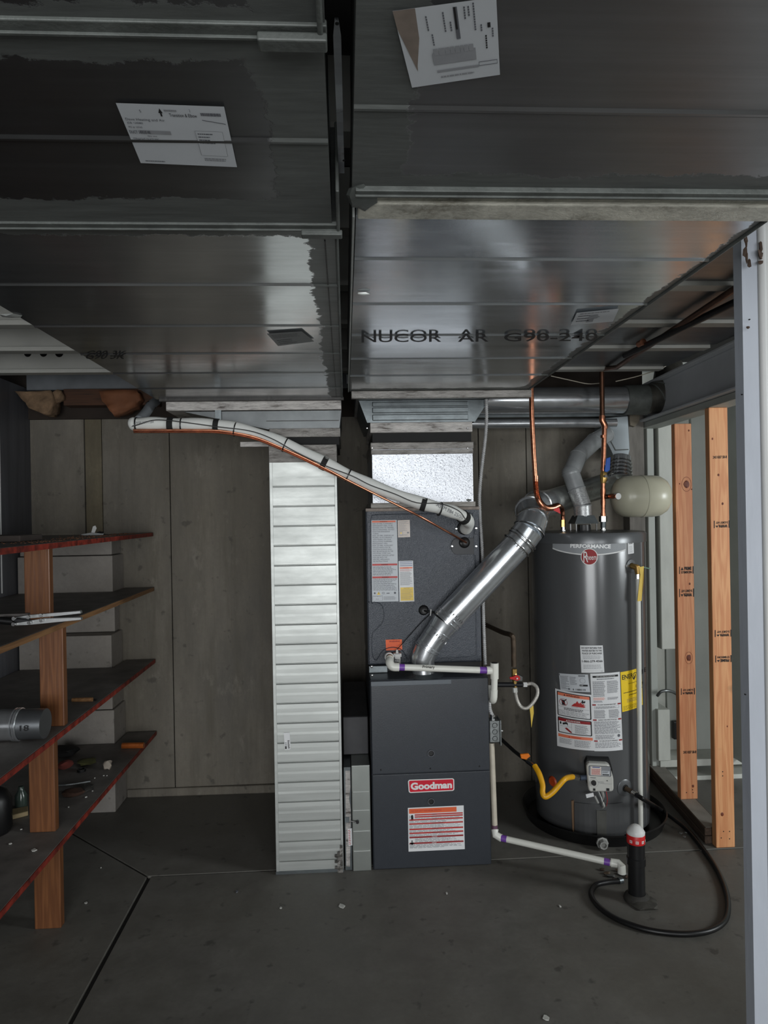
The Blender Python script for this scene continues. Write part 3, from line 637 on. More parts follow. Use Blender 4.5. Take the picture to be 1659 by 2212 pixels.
for s_ in reversed(seams):
    if s_ < .03: continue
    prof += [(yf+.0004, s_-.006), (yf-.0004, s_-.003), (yf+.0035, s_-.0005), (yf+.0035, s_+.0008), (yf+.0002, s_+.003), (yf-.0002, s_+.034), (yf+.0002, s_+.044), (yf+.0, s_+.062)]
prof = [p for p in prof if p[1] < 1.80] + [(yf, 1.81)]
bm = bmesh.new(); A = [bm.verts.new((x0+.012, y, z)) for y, z in prof]; B = [bm.verts.new((x1-.008, y, z)) for y, z in prof]
for i in range(len(prof)-1): bm.faces.new((A[i], B[i], B[i+1], A[i+1]))
fsh = bmo('front_sheet', bm, galv_bright, vd)
box('body', x0, x1, yf+.004, 3.62, 0, 1.812, galv_bright, vd)
box('corner_seam', x0-.001, x0+.013, yf-.002, yf+.01, 0, 1.81, galv_bright, vd, .001); box('corner_seam', x1-.010, x1+.001, yf-.002, yf+.01, 0, 1.81, galv_bright, vd, .001)
box('tape_cap', x0-.002, x1+.002, yf-.004, 3.625, 1.805, 1.882, foil, vd, .002)
box('side_tab', P(520, 960, 3.1).x, x0, 3.08, 3.11, P(540, 966, 3.1).z, P(540, 955, 3.1).z, foil_w, vd, .002)
box('base_flange', x0-.002, x1+.002, yf-.006, yf, 0, .012, galv_grey, vd)
L = Lab(14); L.rect(0, 0, 1, 1, paper, 0); L.para(.55, .45, .9, .95, 6, dots, 1, .6, .3); L.para(.1, .55, .45, .9, 4, ink2, 1, .4); L.rect(.1, .8, .35, .95, dots, 1.5)
L.build('barcode_label', fsh, planar([P(613, 1583, yf-.003), P(626, 1582, yf-.003), P(628, 1618, yf-.003), P(615, 1620, yf-.003)], (0, -1, 0)))
bm = bmesh.new(); rd = random.Random(5)
gr = [[bm.verts.new((x1-.05+.012*i, yf-.006-rd.uniform(0, .010), .0+.013*j)) for i in range(5)] for j in range(10)]
for j in range(9):
    for i in range(4):
        if i >= 2-j % 2 and not (j > 6 and i < 3): bm.faces.new((gr[j][i], gr[j][i+1], gr[j+1][i+1], gr[j+1][i]))
bmo('crumpled_foil', bm, foil, vd)

# boot between vertical duct and furnace
bt = root('filter_rack', 'short galvanised filter slot duct between the tall bright duct and furnace', 'duct', (.03, 3.3, 0))
box('side_strip', -.026, .006, 3.072, 3.6, 0, P(750, 1658, 3.07).z, galv_grey, bt, .002)
pf = [(3.064, 0), (3.064, .46)]
box('cover', .008, .090, 3.060, 3.6, 0, P(790, 1653, 3.06).z, M('galv_cover', sr(150, 154, 150), .42, .9, .12, 6), bt, .003)
for k, py in enumerate((1710, 1750, 1795, 1838)):
    c = P(782, py, 3.06); box('rib', .012, .086, 3.056, 3.061, c.z-.002, c.z+.002, galv_bright, bt, .0008)
prism('sealer_strip', [P(746, 1665, 3.071), P(756, 1665, 3.071), P(757, 1700, 3.071), P(754, 1725, 3.071), P(758, 1750, 3.071), P(756, 1872, 3.071), P(748, 1872, 3.071)], (0, .002, 0), foil_w, bt)
c = P(772, 1773, 3.06); tube('latch_pin', [(c.x-.028, 3.05, c.z+.004), (c.x-.006, 3.045, c.z)], .003, chrome, bt, 8); disc('latch_knob', (c.x, 3.058, c.z-.002), (0, -1, 0), .007, .01, iron, bt)
box('latch_plate', -.024, -.004, 3.068, 3.072, c.z-.01, c.z+.014, galv_grey, bt)
L = Lab(2); L.rect(0, 0, 1, 1, paper, 0); L.para(.1, .05, .7, .95, 9, red, 1, .4); L.build('printed_label', bt, planar([P(751, 1790, 3.069), P(760, 1789, 3.069), P(761, 1826, 3.069), P(753, 1827, 3.069)], (0, -1, 0)))
o = prism('return_boot', [(-.026, 3.2, .466), (-.026, 3.2, .64), (-.026, 3.62, .70), (-.026, 3.62, .466)], (.116, 0, 0), M('dark_boot_metal', sr(62, 62, 64), .5, .5, .3), None, .003); tag(o, 'dark sloping return boot above the short filter slot duct', 'duct')  # boot sheet is dark metal by its own colour

YK = 3.215; KK = YK/3.07
def kx(v): return v*KK
def kz(v): return EYE+(v-EYE)*KK
# ================================================================ RIGHT DROP: NECK, FLEX, PLENUM
nr = root('duct_transition', 'ribbed metal transition under the right trunk duct above the furnace', 'duct', (.35, 3.3, 1.98))
YN = YK-.01
frustum('neck', (kx(.07), kx(.65), YN, 3.8, kz(2.072)), (kx(.105), kx(.585), YN, 3.8, kz(1.975)), galv_grey, nr)
for (pa, pb) in ((868, 878), (880, 892), (895, 908)):
    box('rib', kx(.128), kx(.555), YN-.008, YN, P(900, pb, YN).z, P(900, pa, YN).z, galv_grey, nr, .0035)
box('tape_band', kx(.118), kx(.572), YN-.004, 3.78, kz(1.93), kz(1.974), foil_w, nr, .002)
for px in (793, 1010): c = P(px, 925, YN-.004); screw(nr, c, (0, -1, 0), .004)
box('upper_elbow', .06, .68, 2.94, 3.8, kz(2.074), ZT, galv, nr)
o = box('flexible_connector', kx(.128), kx(.57), YN+.02, 3.76, kz(1.890), kz(1.93), blackm); tag(o, 'black fabric flexible connector above the spangled plenum', 'connector')
pn = root('plenum', 'bright spangled galvanised plenum box on top of the coil cabinet', 'plenum', (.35, 3.3, 1.6))
box('body', kx(.122), kx(.574), YK, 3.78, kz(1.597), kz(1.885), spangle_m, pn, .003)
bm = bmesh.new(); addbox(bm, kx(.118), kx(.578), YK-.004, 3.785, kz(1.856), kz(1.888), .003); addbox(bm, kx(.120), kx(.576), YK-.003, 3.78, kz(1.834), kz(1.855), .002); bmo('top_tape', bm, foil, pn)
box('bottom_tape', kx(.115), kx(.582), YK-.004, 3.785, kz(1.598), kz(1.620), tapefoil('white_edge_tape', sr(150, 146, 140), sr(100, 92, 84), .2, .5), pn, .002)
for px in (804, 1010): screw(pn, P(px, 968, YK-.004), (0, -1, 0), .004)
blob('sealer_smear', P(1012, 1080, YK-.001), (.014, .002, .006), seal_grey, pn, .3, 1, 2)

# ================================================================ COIL CABINET
cc = root('coil_cabinet', 'dark grey evaporator coil cabinet covered with warning labels above the furnace', 'cabinet', (.34, 3.3, .895))
CX0, CX1, CZ0, CZ1 = kx(.091), kx(.598), kz(.905), kz(1.592)
box('body', CX0, CX1, YK, 3.80, CZ0, CZ1, coilp, cc, .004)
fp = box('front_panel', CX0+.004, CX1-.022, YK-.010, YK, CZ0+.006, CZ1-.006, coilp, cc, .003)
box('top_tape', CX0, CX1, YK-.012, YK, kz(1.583), kz(1.597), M('tape_residue', sr(128, 118, 110), .6, .2, .4, 40), cc, .002)
box('base_channel', CX0+.002, CX0+.09, YK-.016, YK+.016, .838, CZ0-.002, galv_grey, cc, .003)
box('shadow_gap_filler', CX0+.004, CX1-.004, YK+.02, 3.78, .838, CZ0, furn_d, cc)  # black filler: shade of the recess under the cabinet put into its colour
yy = YK-.0105
loop = [(801, 1130), (802, 1118), (812, 1112), (900, 1110), (1010, 1108), (1021, 1113), (1023, 1130)]
tube('embossed_rib', [P(px, py, yy) for px, py in loop], .0022, coilp, cc, 6, True, 4)
loop = [(801, 1130), (802, 1290), (808, 1300), (822, 1305), (829, 1320), (827, 1342), (812, 1360), (804, 1372), (804, 1412), (812, 1426), (822, 1412), (832, 1402), (850, 1398), (868, 1404), (880, 1424)]
tube('embossed_rib', [P(px, py, yy) for px, py in loop], .0022, coilp, cc, 6, True, 4)
loop = [(1023, 1130), (1026, 1260), (1029, 1400), (1024, 1416), (1010, 1418), (950, 1422)]
tube('embossed_rib', [P(px, py, yy) for px, py in loop], .0022, coilp, cc, 6, True, 4)
tube('embossed_rib', [P(904, 1420, yy), P(905, 1390, yy), P(925, 1350, yy), P(975, 1295, yy), P(1020, 1240, yy)], .003, coilp, cc, 6, True, 4)
# refrigerant port plates
c = P(1003, 1180, yy)
pts = [(c.x-.035+.028*math.cos(a_), yy, c.z+.038*math.sin(a_)) for a_ in [math.pi/2+math.pi*k/12 for k in range(13)]] + [(CX1-.024, yy, c.z-.038), (CX1-.024, yy, c.z+.038)]
pp = prism('port_plate', pts, (0, -.004, 0), M('port_plate', sr(38, 40, 44), .5), cc, .001)
box('plate_tab', CX1-.03, CX1-.012, yy-.005, yy, c.z-.045, c.z+.055, coilp, cc, .001)
lathe('port_grommet', [(.0, .001), (.012, .002), (.02, .006), (.026, .002)], P(1003, 1172, yy-.004), black, cc, 20, dirv=(0, -1, 0))
for px, py in ((977, 1180), (1029, 1180), (986, 1142), (1029, 1141)):
    c = P(px, py, yy-.004); lathe('screw', [(.0, .004), (.003, .004), (.0035, .002), (.0055, .0015), (.0065, 0)], c, chrome, cc, 14, dirv=(0, -1, 0))
lathe('port_ring', [(.018, .004), (.03, .006), (.034, 0)], P(1003, 1140, yy), black, cc, 24, dirv=(0, -1, 0))
c = P(915, 1318, yy); lathe('grommet', [(.0, .002), (.010, .003), (.018, .006), (.024, 0)], c, black, cc, 24, dirv=(0, -1, 0))
for px, py in ((793, 1210), (798, 1432), (1033, 1310), (797, 1300)): screw(cc, P(px, py, yy), (0, -1, 0), .003, iron)
# labels
F = (0, -1, 0)
def flat(p, Y): return planar([P(*q, Y) for q in p], F)
L = Lab(20); L.rect(0, 0, 1, 1, paper2, 0); L.rect(.03, .008, .95, .028, orange, 1); L.text('WARNING', .33, .011, .62, .025, dots, 2)
tx = ['RISK OF FIRE. FLAMMABLE', 'REFRIGERANT USED. TO BE', 'REPAIRED ONLY BY TRAINED', 'SERVICE PERSONNEL. DO NOT', 'PUNCTURE REFRIGERANT', 'TUBING.', 'RISK OF FIRE. DISPOSE OF', 'PROPERLY IN ACCORDANCE', 'WITH FEDERAL OR LOCAL', 'REGULATIONS. FLAMMABLE', 'REFRIGERANT USED.', 'RISK OF FIRE. AUXILIARY', 'DEVICES WHICH MAY BE', 'IGNITION SOURCES SHALL', 'NOT BE INSTALLED IN THE', 'DUCTWORK, OTHER THAN', 'AUXILIARY DEVICES LISTED', 'FOR USE WITH THE', 'SPECIFIC APPLIANCE.', 'SEE INSTRUCTIONS.']
for i, t in enumerate(tx): y = .036+i*.0243; L.text(t, .05, y, .05+.034*len(t), y+.016, ink2, 1)
L.rect(.02, .535, .98, .557, red, 1); L.text('WARNING', .36, .538, .62, .554, dots, 2); L.para(.04, .565, .95, .68, 9, ink2, 1, .35)
L.rect(.02, .69, .98, .712, red, 1); L.text('WARNING', .38, .693, .64, .709, dots, 2); L.para(.04, .715, .97, .865, 13, ink2, 1, .35)
L.poly([(.18, .915), (.25, .875), (.32, .915)], gold, 1); L.rect(.245, .885, .26, .905, dots, 2); L.circ(.1, .895, .035, .011, ink2); L.frame(.38, .885, .47, .905, .01, .004, ink2); L.para(.55, .89, .70, .905, 1, ink2, 1, .7); L.circ(.87, .895, .04, .013, ink2)
L.frame(.02, .925, .40, .985, .008, .002, ink2); L.text('Refrigerant', .06, .93, .36, .941, ink2, 1); L.text('R-32', .15, .962, .25, .972, ink2, 1); L.para(.44, .935, .93, .98, 5, ink2, 1, .3)
L.build('warning_label', fp, flat([(802, 1124), (857, 1123), (861, 1299), (804, 1300)], yy))
L = Lab(21); L.rect(0, 0, 1, 1, paperb, 0); L.para(.08, .06, .92, .65, 11, ink3, 1, .3, .5); L.frame(.1, .66, .4, .9, .02, .015, ink3); L.circ(.25, .75, .06, .05, gold); L.rect(.75, .7, .92, .78, ink3, 1); L.para(.1, .82, .9, .95, 3, ink3, 1, .3)
L.build('rating_label', fp, flat([(859, 1124), (885, 1123), (886, 1160), (860, 1161)], yy))
L = Lab(22); L.rect(0, 0, 1, 1, paper, 0); [L.rect(.07, y, .95, y+.016, blue, 1) for y in (.02, .065, .11)]; L.rect(.07, .155, .95, .19, salmon, 1); L.text('WARNING', .3, .16, .68, .185, red, 2); L.para(.08, .20, .93, .26, 4, red, 1, .3); L.para(.08, .27, .93, .6, 22, ink3, 1, .4); L.rect(.08, .65, .96, .975, gold, 1); L.text('CAUTION', .3, .66, .7, .68, ink2, 2); L.para(.12, .69, .9, .95, 9, ink3, 2, .25)
L.build('caution_label', fp, flat([(861, 1212), (892, 1211), (895, 1299), (863, 1300)], yy))
L = Lab(23); L.rect(0, 0, 1, 1, M('bright_orange_label', sr(238, 98, 34), .5, 0, .05), 0); L.text('WARNING', .2, .08, .88, .26, dred, 1, .02); L.para(.08, .35, .92, .9, 6, red, 1, .2)
L.build('orange_label', fp, flat([(833, 1382), (868, 1381), (869, 1404), (834, 1405)], yy))
# float switch with wire
fs = root('float_switch', 'small white float switch on the orange-labelled corner of the coil cabinet', 'switch', P(858, 1435, 3.17))
c = P(858, 1420, 3.17)
box('housing', c.x-.013, c.x+.014, 3.15, 3.19, c.z-.028, c.z+.018, white, fs, .003); box('clip', c.x-.018, c.x+.019, 3.155, 3.185, c.z+.004, c.z+.020, white, fs, .002)
tube('stem', [(c.x, 3.17, c.z+.018), (c.x, 3.17, c.z+.036)], [.008, .004], white, fs, 10)
tube('lead', [(c.x, 3.17, c.z+.036), P(880, 1378, 3.19), P(905, 1350, 3.195), P(930, 1325, 3.19)], .0018, black, fs, 6, True, 6)
L = Lab(); L.text('Run to', 0, 0, 1, .4, dots, 0, .02); L.text('Pan', .1, .6, .8, 1, dots, 0, .02); L.build('handwriting', fs, flat([(853, 1423), (863, 1423), (863, 1432), (853, 1432)], 3.149))
cb = root('control_cable', 'black low voltage cable leaving the grommet toward the flue pipe', 'cable', P(920, 1318, 3.05))
tube('cable', [P(914, 1318, 3.21), P(922, 1321, 3.195), P(936, 1323, 3.19), P(960, 1324, 3.20), P(985, 1322, 3.20)], .0045, black, cb, 8, True, 6)
tube('zip_tie', [P(930, 1330, 3.185), P(931, 1316, 3.185)], .003, white, cb, 8)

# ================================================================ FURNACE
fu = root('furnace', 'dark grey gas furnace with red brand badge standing on the floor', 'furnace', (.36, 3.4, 0))
FX0, FX1, FZ = .097, .626, .838
box('body', FX0, FX1, 3.068, 3.76, 0, FZ, furn, fu, .004)
zs = P(930, 1669, 3.06).z
ud_ = box('upper_door', FX0+.003, FX1-.003, 3.056, 3.068, zs+.003, FZ-.002, furn, fu, .003)
ld_ = box('lower_door', FX0+.003, FX1-.003, 3.060, 3.068, .004, zs-.002, furn, fu, .003)
box('top_lip', FX0+.004, FX0+.36, 3.052, 3.057, FZ-.024, FZ-.004, M('lip_grey', sr(84, 90, 96), .35, .1, .05), fu, .001)
for py in (1627, 1731):
    c = P(931, py, 3.056 if py < 1669 else 3.060)
    lathe('latch_hole', [(.0, -.004+.006), (.010, -.002+.004), (.0115, .0035), (.014, .003), (.0155, 0)], c, [black][0], ud_ if py < 1669 else ld_, 24, dirv=F)
    L = Lab(); L.ring(.5, .5, .5, .5, .84, ink2, 0, 28); L.build('latch_ring', ud_ if py < 1669 else ld_, planar([c+Vector((-.015, -.003, .015)), c+Vector((.015, -.003, .015)), c+Vector((.015, -.003, -.015)), c+Vector((-.015, -.003, -.015))], F))
for px, py in ((823, 1663), (930, 1660), (1036, 1655)): screw(fu, P(px, py, 3.056), F, .0035, iron)
for px, py in ((799, 1440), (800, 1459)): screw(fu, P(px+4, py, 3.05), F, .006, chrome)
lathe('knockout_plug', [(.0, .012), (.035, .012), (.045, .004), (.046, 0)], (P(1013, 1455, 3.25).x, 3.25, FZ), galv_grey, fu, 24)
# badge
def rr(x0, y0, x1, y1, rx, ry, n=6):
    o = []
    for cx_, cy_, a0 in ((x1-rx, y0+ry, -90), (x1-rx, y1-ry, 0), (x0+rx, y1-ry, 90), (x0+rx, y0+ry, 180)):
        for k in range(n+1): a_ = math.radians(a0+90*k/n); o.append((cx_+rx*math.cos(a_), cy_+ry*math.sin(a_)))
    return o
L = Lab(); L.poly(rr(0, 0, 1, 1, .045, .16), white, 0); L.poly(rr(.022, .07, .978, .93, .03, .11), logo, 1); L.text('Goodman', .05, .22, .95, .78, white, 2, .045)
L.build('brand_badge', ld_, planar([P(881, 1684.5, 3.058), P(981, 1681, 3.058), P(981.5, 1708, 3.058), P(883, 1713, 3.058)], F))
L = Lab(31); L.rect(0, 0, 1, 1, paper, 0); L.rect(.02, .025, .87, .135, orange, 1); L.text('FOR YOUR SAFETY READ BEFORE OPERATING', .06, .06, .60, .10, red, 2)
y = .155
for (h, gp, x0_, txt) in ((.03, .015, .12, 'WARNING'), (.03, .035, .12, 'AVERTISSEMENT'), (.032, .06, .02, 'WARNING'), (.032, .09, .02, 'EXPLOSION HAZARD'), (.034, .055, .02, 'ATTENTION'), (.034, .06, .02, 'AVERTISSEMENT'), (.036, .10, .02, 'CAUTION'), (.036, .10, .02, 'DANGER')):
    L.rect(x0_, y, .98, y+h, red if h < .035 else dred, 1); L.text(txt, .42, y+.006, .42+.013*len(txt), y+h-.006, dots if h < .035 else white, 2)
    if gp > .02: L.para(x0_ if x0_ > .1 else (.12 if txt == 'CAUTION' else .02), y+h+.005, .96, y+h+gp-.003, max(2, int(gp/.018)), ink3, 1, .5, .35)
    y += h+gp
L.poly([(.05, .20), (.06, .17), (.075, .165), (.09, .17), (.095, .22), (.095, .27), (.08, .30), (.06, .30), (.055, .25)], dots, 1); L.text('2', .02, .18, .04, .24, dots, 1)
L.circ(.065, .765, .012, .018, dots); L.poly([(.02, .83), (.05, .79), (.08, .79), (.11, .83), (.105, .84), (.08, .82), (.075, .85), (.055, .85), (.05, .82), (.025, .845)], dots, 1)
L.build('warning_label', ld_, planar([P(881, 1745, 3.0595), P(1001.5, 1739.5, 3.0595), P(1004, 1834, 3.0595), P(882.5, 1839.5, 3.0595)], F))

# ================================================================ FURNACE FLUE
fl_ = root('flue_pipe', 'shiny galvanised flue pipe rising diagonally from furnace to beside the water heater', 'pipe', (.36, 3.2, .84))
YF = 3.135
def ringed(name, pts, r, m, par, rings=(), seg=28, rw=.004, rh=.0035):
    """straight/curved pipe with raised beads at fractions of its length"""
    pts = [Vector(p) for p in pts]; o = tube(name, pts, r, m, par, seg)
    return o
def bead(par, c, d, r, m=shiny, w=.004, h=.004, name='bead'):
    d = Vector(d).normalized(); c = Vector(c)
    return tube(name, [c-d*w, c-d*w*.4, c+d*w*.4, c+d*w], [r, r+h, r+h, r], m, par, 28, True, 0, False)
a = P(916, 1478, YF); b2 = P(914, 1440, YF)
tube('collar', [a, b2], [.053, .050], shiny, fl_, 28)
lathe('base_flange', [(.05, .012), (.07, .004), (.09, 0)], (a.x, YF, FZ), galv_grey, fl_, 28)
q = [P(914, 1440, YF), P(913, 1422, YF), P(922, 1401, YF), P(938, 1378, YF), P(949, 1363, YF)]
tube('lower_elbow', q[:3], [.052, .054, .056], shiny, fl_, 28); tube('elbow_gore', [q[2], q[3]], [.057, .057], shiny, fl_, 28); tube('reducer', [q[3], q[4], P(962, 1344, YF)], [.058, .058, .066], shiny, fl_, 28)
for c_, n_ in ((q[2], q[3]-q[1]), (q[2]+(q[3]-q[2])*.25, q[3]-q[2]), (q[4], q[4]-q[3])): bead(fl_, c_, n_, .057)
A_ = P(962, 1344, YF); B_ = P(1126, 1168, YF)
tube('long_pipe', [A_, B_], [.066, .066], shiny, fl_, 36)
dd = (B_-A_).normalized(); bead(fl_, A_+dd*.01, dd, .066); bead(fl_, A_+dd*.03, dd, .066)
for base, n_, ang0 in ((A_+dd*.05, 7, -.6), (B_-dd*.04, 7, -.6), (q[4]-(q[4]-q[3]).normalized()*.02, 8, -.4)):
    w = dd.cross(Vector((0, -1, 0))).normalized(); f_ = Vector((0, -1, 0))
    for k in range(n_):
        a_ = ang0+k*.22; rr_ = .066 if n_ == 7 else .058; c_ = base+(f_*math.cos(a_)+w*math.sin(a_))*rr_
        tube('crimp', [c_-dd*.006, c_+dd*.006], [.002, .003], chrome, fl_, 6)
C1 = P(1143, 1144, YF); C2 = P(1150, 1122, YF+.03); C3 = P(1146, 1104, YF+.09); C4 = P(1160, 1092, YF+.20); C5 = P(1185, 1086, YF+.40)
tube('upper_elbow', [B_, C1], [.068, .068], shiny, fl_, 36); tube('elbow_gore', [C1-(C2-C1)*.1, C2], [.070, .070], shiny, fl_, 36); tube('elbow_gore', [C2-(C3-C2)*.2, C3], [.068, .069], shiny, fl_, 36)
tube('elbow_gore', [C3-(C4-C3)*.15, C4, C5], [.069, .068, .067], shiny, fl_, 36)
for c_, n_ in ((B_, dd), (B_-dd*.03, dd), (B_+dd*.014, dd), (C1, C2-B_), (C2, C3-C1), (C3, C4-C2), (C4, C5-C3)): bead(fl_, c_, n_, .0685, chrome, .0045, .006)
D1 = P(1335, 1040, 3.86)
tube('rear_pipe', [C5, D1], [.066, .066], duct('rear_pipe_metal', rough=.25, col=sr(178, 180, 176)), fl_, 32)
for px, py in ((1192, 1147), (1130, 1200)): pass

# vent wye and collars near the wall
wy = root('vent_boot', 'grey sheet metal vent boot with shiny round collars by the back wall', 'vent', P(1335, 1000, 3.8))
prism('boot', [P(1302, 903, 3.78), P(1357, 898, 3.78), P(1361, 972, 3.78), P(1357, 990, 3.78), P(1328, 992, 3.78), P(1318, 965, 3.78), P(1301, 940, 3.78)], (0, .13, 0), M('boot_metal', sr(150, 158, 162), .45, .55, .08, 5), wy, .004)
prism('fold_line', [P(1316, 945, 3.776), P(1330, 971, 3.776), P(1358, 970, 3.776), P(1358, 972, 3.776), P(1329, 973.5, 3.776), P(1315, 947, 3.776)], (0, .003, 0), seal_grey, wy)
a = P(1341, 988, 3.80); b2 = P(1339, 1034, 3.76)
tube('round_collar', [a, b2], [.054, .060], shiny, wy, 32)
for k in range(5): c_ = a.lerp(b2, .25+.17*k); bead(wy, c_, b2-a, .056+.002*k, chrome, .005, .005)
L = Lab(); L.para(0, 0, 1, 1, 1, dots, 0, .6, 0); L.build('rivets', wy, flat([(1310, 914), (1330, 913), (1330, 917), (1310, 918)], 3.779))

# ================================================================ WATER HEATER
HX, HY, HR = 1.235, 3.49, .28
wh = root('water_heater', 'tall dark grey gas water heater with round red badge in a black drain pan', 'water heater', (HX, HY, 0))
lathe('tank_body', [(.24, .03), (HR, .035), (HR, 1.415), (HR+.003, 1.418)], (HX, HY, 0), heat, wh, 96)
lathe('top_cap', [(HR+.004, 1.412), (HR+.005, 1.452), (HR-.002, 1.462), (HR-.02, 1.464), (.02, 1.468), (0, 1.468)], (HX, HY, 0), heatcap, wh, 96)
th = math.atan2(Cyl(1385, 1200, HX, HY, HR).y-HY, Cyl(1385, 1200, HX, HY, HR).x-HX)
c = Vector((HX+(HR+.001)*math.cos(th), HY+(HR+.001)*math.sin(th), 0)); tube('jacket_seam', [c+Vector((0, 0, .04)), c+Vector((0, 0, 1.45))], .003, heatcap, wh, 6)
cyl = lambda pc: cylmap(pc, HX, HY, HR)
L = Lab(); n = 16
L.add([(i/n, 0) for i in range(n+1)]+[(i/n, .62+.38*math.sin(math.pi*i/n)**.8) for i in range(n+1)], [(i, i+1, n+2+i, n+1+i) for i in range(n)], silver, 0)
L.add([(i/n, .52+.38*math.sin(math.pi*i/n)**.8) for i in range(n+1)]+[(i/n, .60+.38*math.sin(math.pi*i/n)**.8) for i in range(n+1)], [(i, i+1, n+2+i, n+1+i) for i in range(n)], white, 1)
L.text('PERFORMANCE', .26, .17, .78, .46, M('bright_print', sr(240, 240, 240), .6, 0, .02), 1, .03)
L.build('brand_band', wh, cyl([(1194, 1168), (1351, 1171), (1351, 1200), (1194, 1197)]))
L = Lab(); L.circ(.5, .5, .5, .5, white, 1.5, 40); L.circ(.5, .5, .455, .455, dred, 2.5, 40)
L.text('R', .16, .18, .44, .82, white, 3.5); L.text('heem', .36, .36, .92, .68, white, 3.5)
L.build('round_badge', wh, cyl([(1254.5, 1184.5), (1291.5, 1184.5), (1291.5, 1221), (1254.5, 1221)]))
L = Lab(41); L.rect(0, 0, 1, 1, paper, 0, 2); L.para(.15, .06, .85, .35, 6, dots, 1, .55, .3); L.para(.15, .45, .85, .95, 8, ink3, 1, .3)
L.build('small_label', wh, cyl([(1356, 1165), (1368, 1164), (1369, 1195), (1356.5, 1197)]))
L = Lab(42); L.rect(0, 0, 1, 1, paper, 0, 6)
for i, t in enumerate(('DO NOT RETURN THIS', 'WATER HEATER TO THE', 'PLACE OF PURCHASE')): L.text(t, .06+.01*i, .06+.1*i, .94, .125+.1*i, dots, 1, .02)
L.para(.1, .36, .92, .50, 3, ink2, 1, .22, .1); L.text('1-866-279-4566', .05, .54, .95, .62, dots, 1, .02); L.para(.1, .70, .9, .86, 3, ink2, 1, .22, .1); L.text('AP22', .85, .94, .93, .965, ink2, 1)
L.build('return_label', wh, cyl([(1253, 1394), (1302, 1394), (1305.5, 1452), (1256, 1453)]))
L = Lab(43); L.rect(0, 0, 1, 1, paper2, 0, 6); L.para(.04, .12, .35, .9, 11, ink2, 1, .35, .4); L.para(.38, .14, .62, .62, 7, ink2, 1, .35, .3); L.para(.68, .04, .92, .14, 2, dots, 1, .6, .1); L.rect(.01, .02, .03, .12, dots, 1)
L.ring(.8, .36, .09, .15, .93, ink2); L.rect(.69, .58, .95, .68, dots, 1.2); L.text('AHRI', .71, .60, .80, .66, white, 2)
for k in range(34): 
    if L.rd.random() < .62: L.rect(.42+k*.0135, .83, .42+k*.0135+.009, .93, dots, 1)
L.rect(.29, .82, .35, .92, ink2, 1)
L.build('rating_label', wh, cyl([(1207.5, 1454), (1270, 1457), (1275, 1495), (1211, 1491)]))
# big safety label: left half
L = Lab(44); L.rect(0, 0, 1, 1, paper, 0, 8)
def fr(a_, b_, c_, d_): L.poly(rr(a_, b_, c_, d_, .03, .02), dots, 1); L.poly(rr(a_+.03, b_+.014, c_-.03, d_-.014, .02, .014), paper, 1.6)
fr(.05, .03, .96, .45); L.rect(.08, .045, .93, .095, salmon, 2); L.text('WARNING', .32, .058, .68, .083, dots, 2.6, .03); L.poly([(.25, .085), (.28, .058), (.31, .085)], dots, 2.6)
L.poly([(.19, .165), (.28, .165), (.29, .25), (.2, .255)], dots, 2.2); L.poly([(.27, .17), (.33, .135), (.34, .145), (.29, .18)], dots, 2.2); L.ring(.24, .205, .12, .062, .91, dred, 3); L.poly([(.155, .165), (.17, .158), (.325, .245), (.31, .252)], dred, 3)
fl2 = [(.45, .245), (.52, .215), (.55, .185), (.58, .2), (.62, .14), (.655, .18), (.72, .155), (.73, .19), (.80, .175), (.78, .205), (.83, .20), (.79, .225), (.83, .23), (.80, .245)]
for i in range(len(fl2)-2): L.poly([fl2[0] if i == 0 else ((.45+.35*i/12), .246), fl2[i+1], fl2[i+2]], red, 2.2)
L.poly([(.46, .246), (.55, .19), (.65, .18), (.75, .19), (.80, .246)], red, 2.3)
L.circ(.755, .128, .022, .012, dots, 2.6); L.poly([(.71, .15), (.735, .14), (.78, .14), (.81, .125), (.83, .14), (.80, .165), (.77, .165), (.75, .18), (.73, .16)], dots, 2.6)
L.text('Flammable Vapors', .46, .252, .78, .268, dots, 2); L.para(.25, .29, .78, .335, 2, dots, 2, .5, .1); L.para(.08, .34, .92, .425, 5, ink2, 2, .3, .15); L.rect(.08, .283, .92, .286, ink2, 2)
fr(.05, .475, .96, .745); L.rect(.08, .49, .93, .54, dred, 2); L.text('DANGER', .36, .502, .68, .528, white, 2.6, .02); L.poly([(.29, .528), (.32, .502), (.35, .528)], white, 2.6)
L.poly([(.11, .56), (.14, .55), (.16, .56), (.16, .59), (.12, .6)], dots, 2); L.poly([(.19, .57), (.3, .545), (.34, .56), (.345, .61), (.31, .58), (.2, .60)], dots, 2); L.poly([(.25, .655), (.31, .64), (.43, .70), (.45, .725), (.40, .72), (.30, .68)], dred, 2)
L.rect(.44, .545, .445, .73, ink2, 2); L.rect(.1, .62, .44, .623, ink2, 2); L.para(.53, .565, .88, .72, 9, ink2, 2, .4, .25)
L.rect(.05, .77, .97, .82, salmon, 2); L.text('WARNING', .42, .784, .68, .808, red, 2.6, .02); L.poly([(.34, .808), (.37, .784), (.40, .808)], red, 2.6); L.para(.08, .835, .45, .93, 6, ink2, 2, .35, .2); L.para(.5, .835, .94, .96, 8, ink2, 2, .35, .2)
L.build('safety_label', wh, cyl([(1199.5, 1487), (1279, 1501), (1284, 1621.5), (1204, 1611)]))
L = Lab(45); L.rect(0, 0, 1, 1, paper, 0, 8); L.rect(.07, .03, .93, .055, dots, 1); L.text('SAFETY AND OPERATING INSTRUCTIONS', .18, .036, .82, .05, white, 2); L.para(.2, .065, .8, .085, 1, ink2, 1, .5, .1)
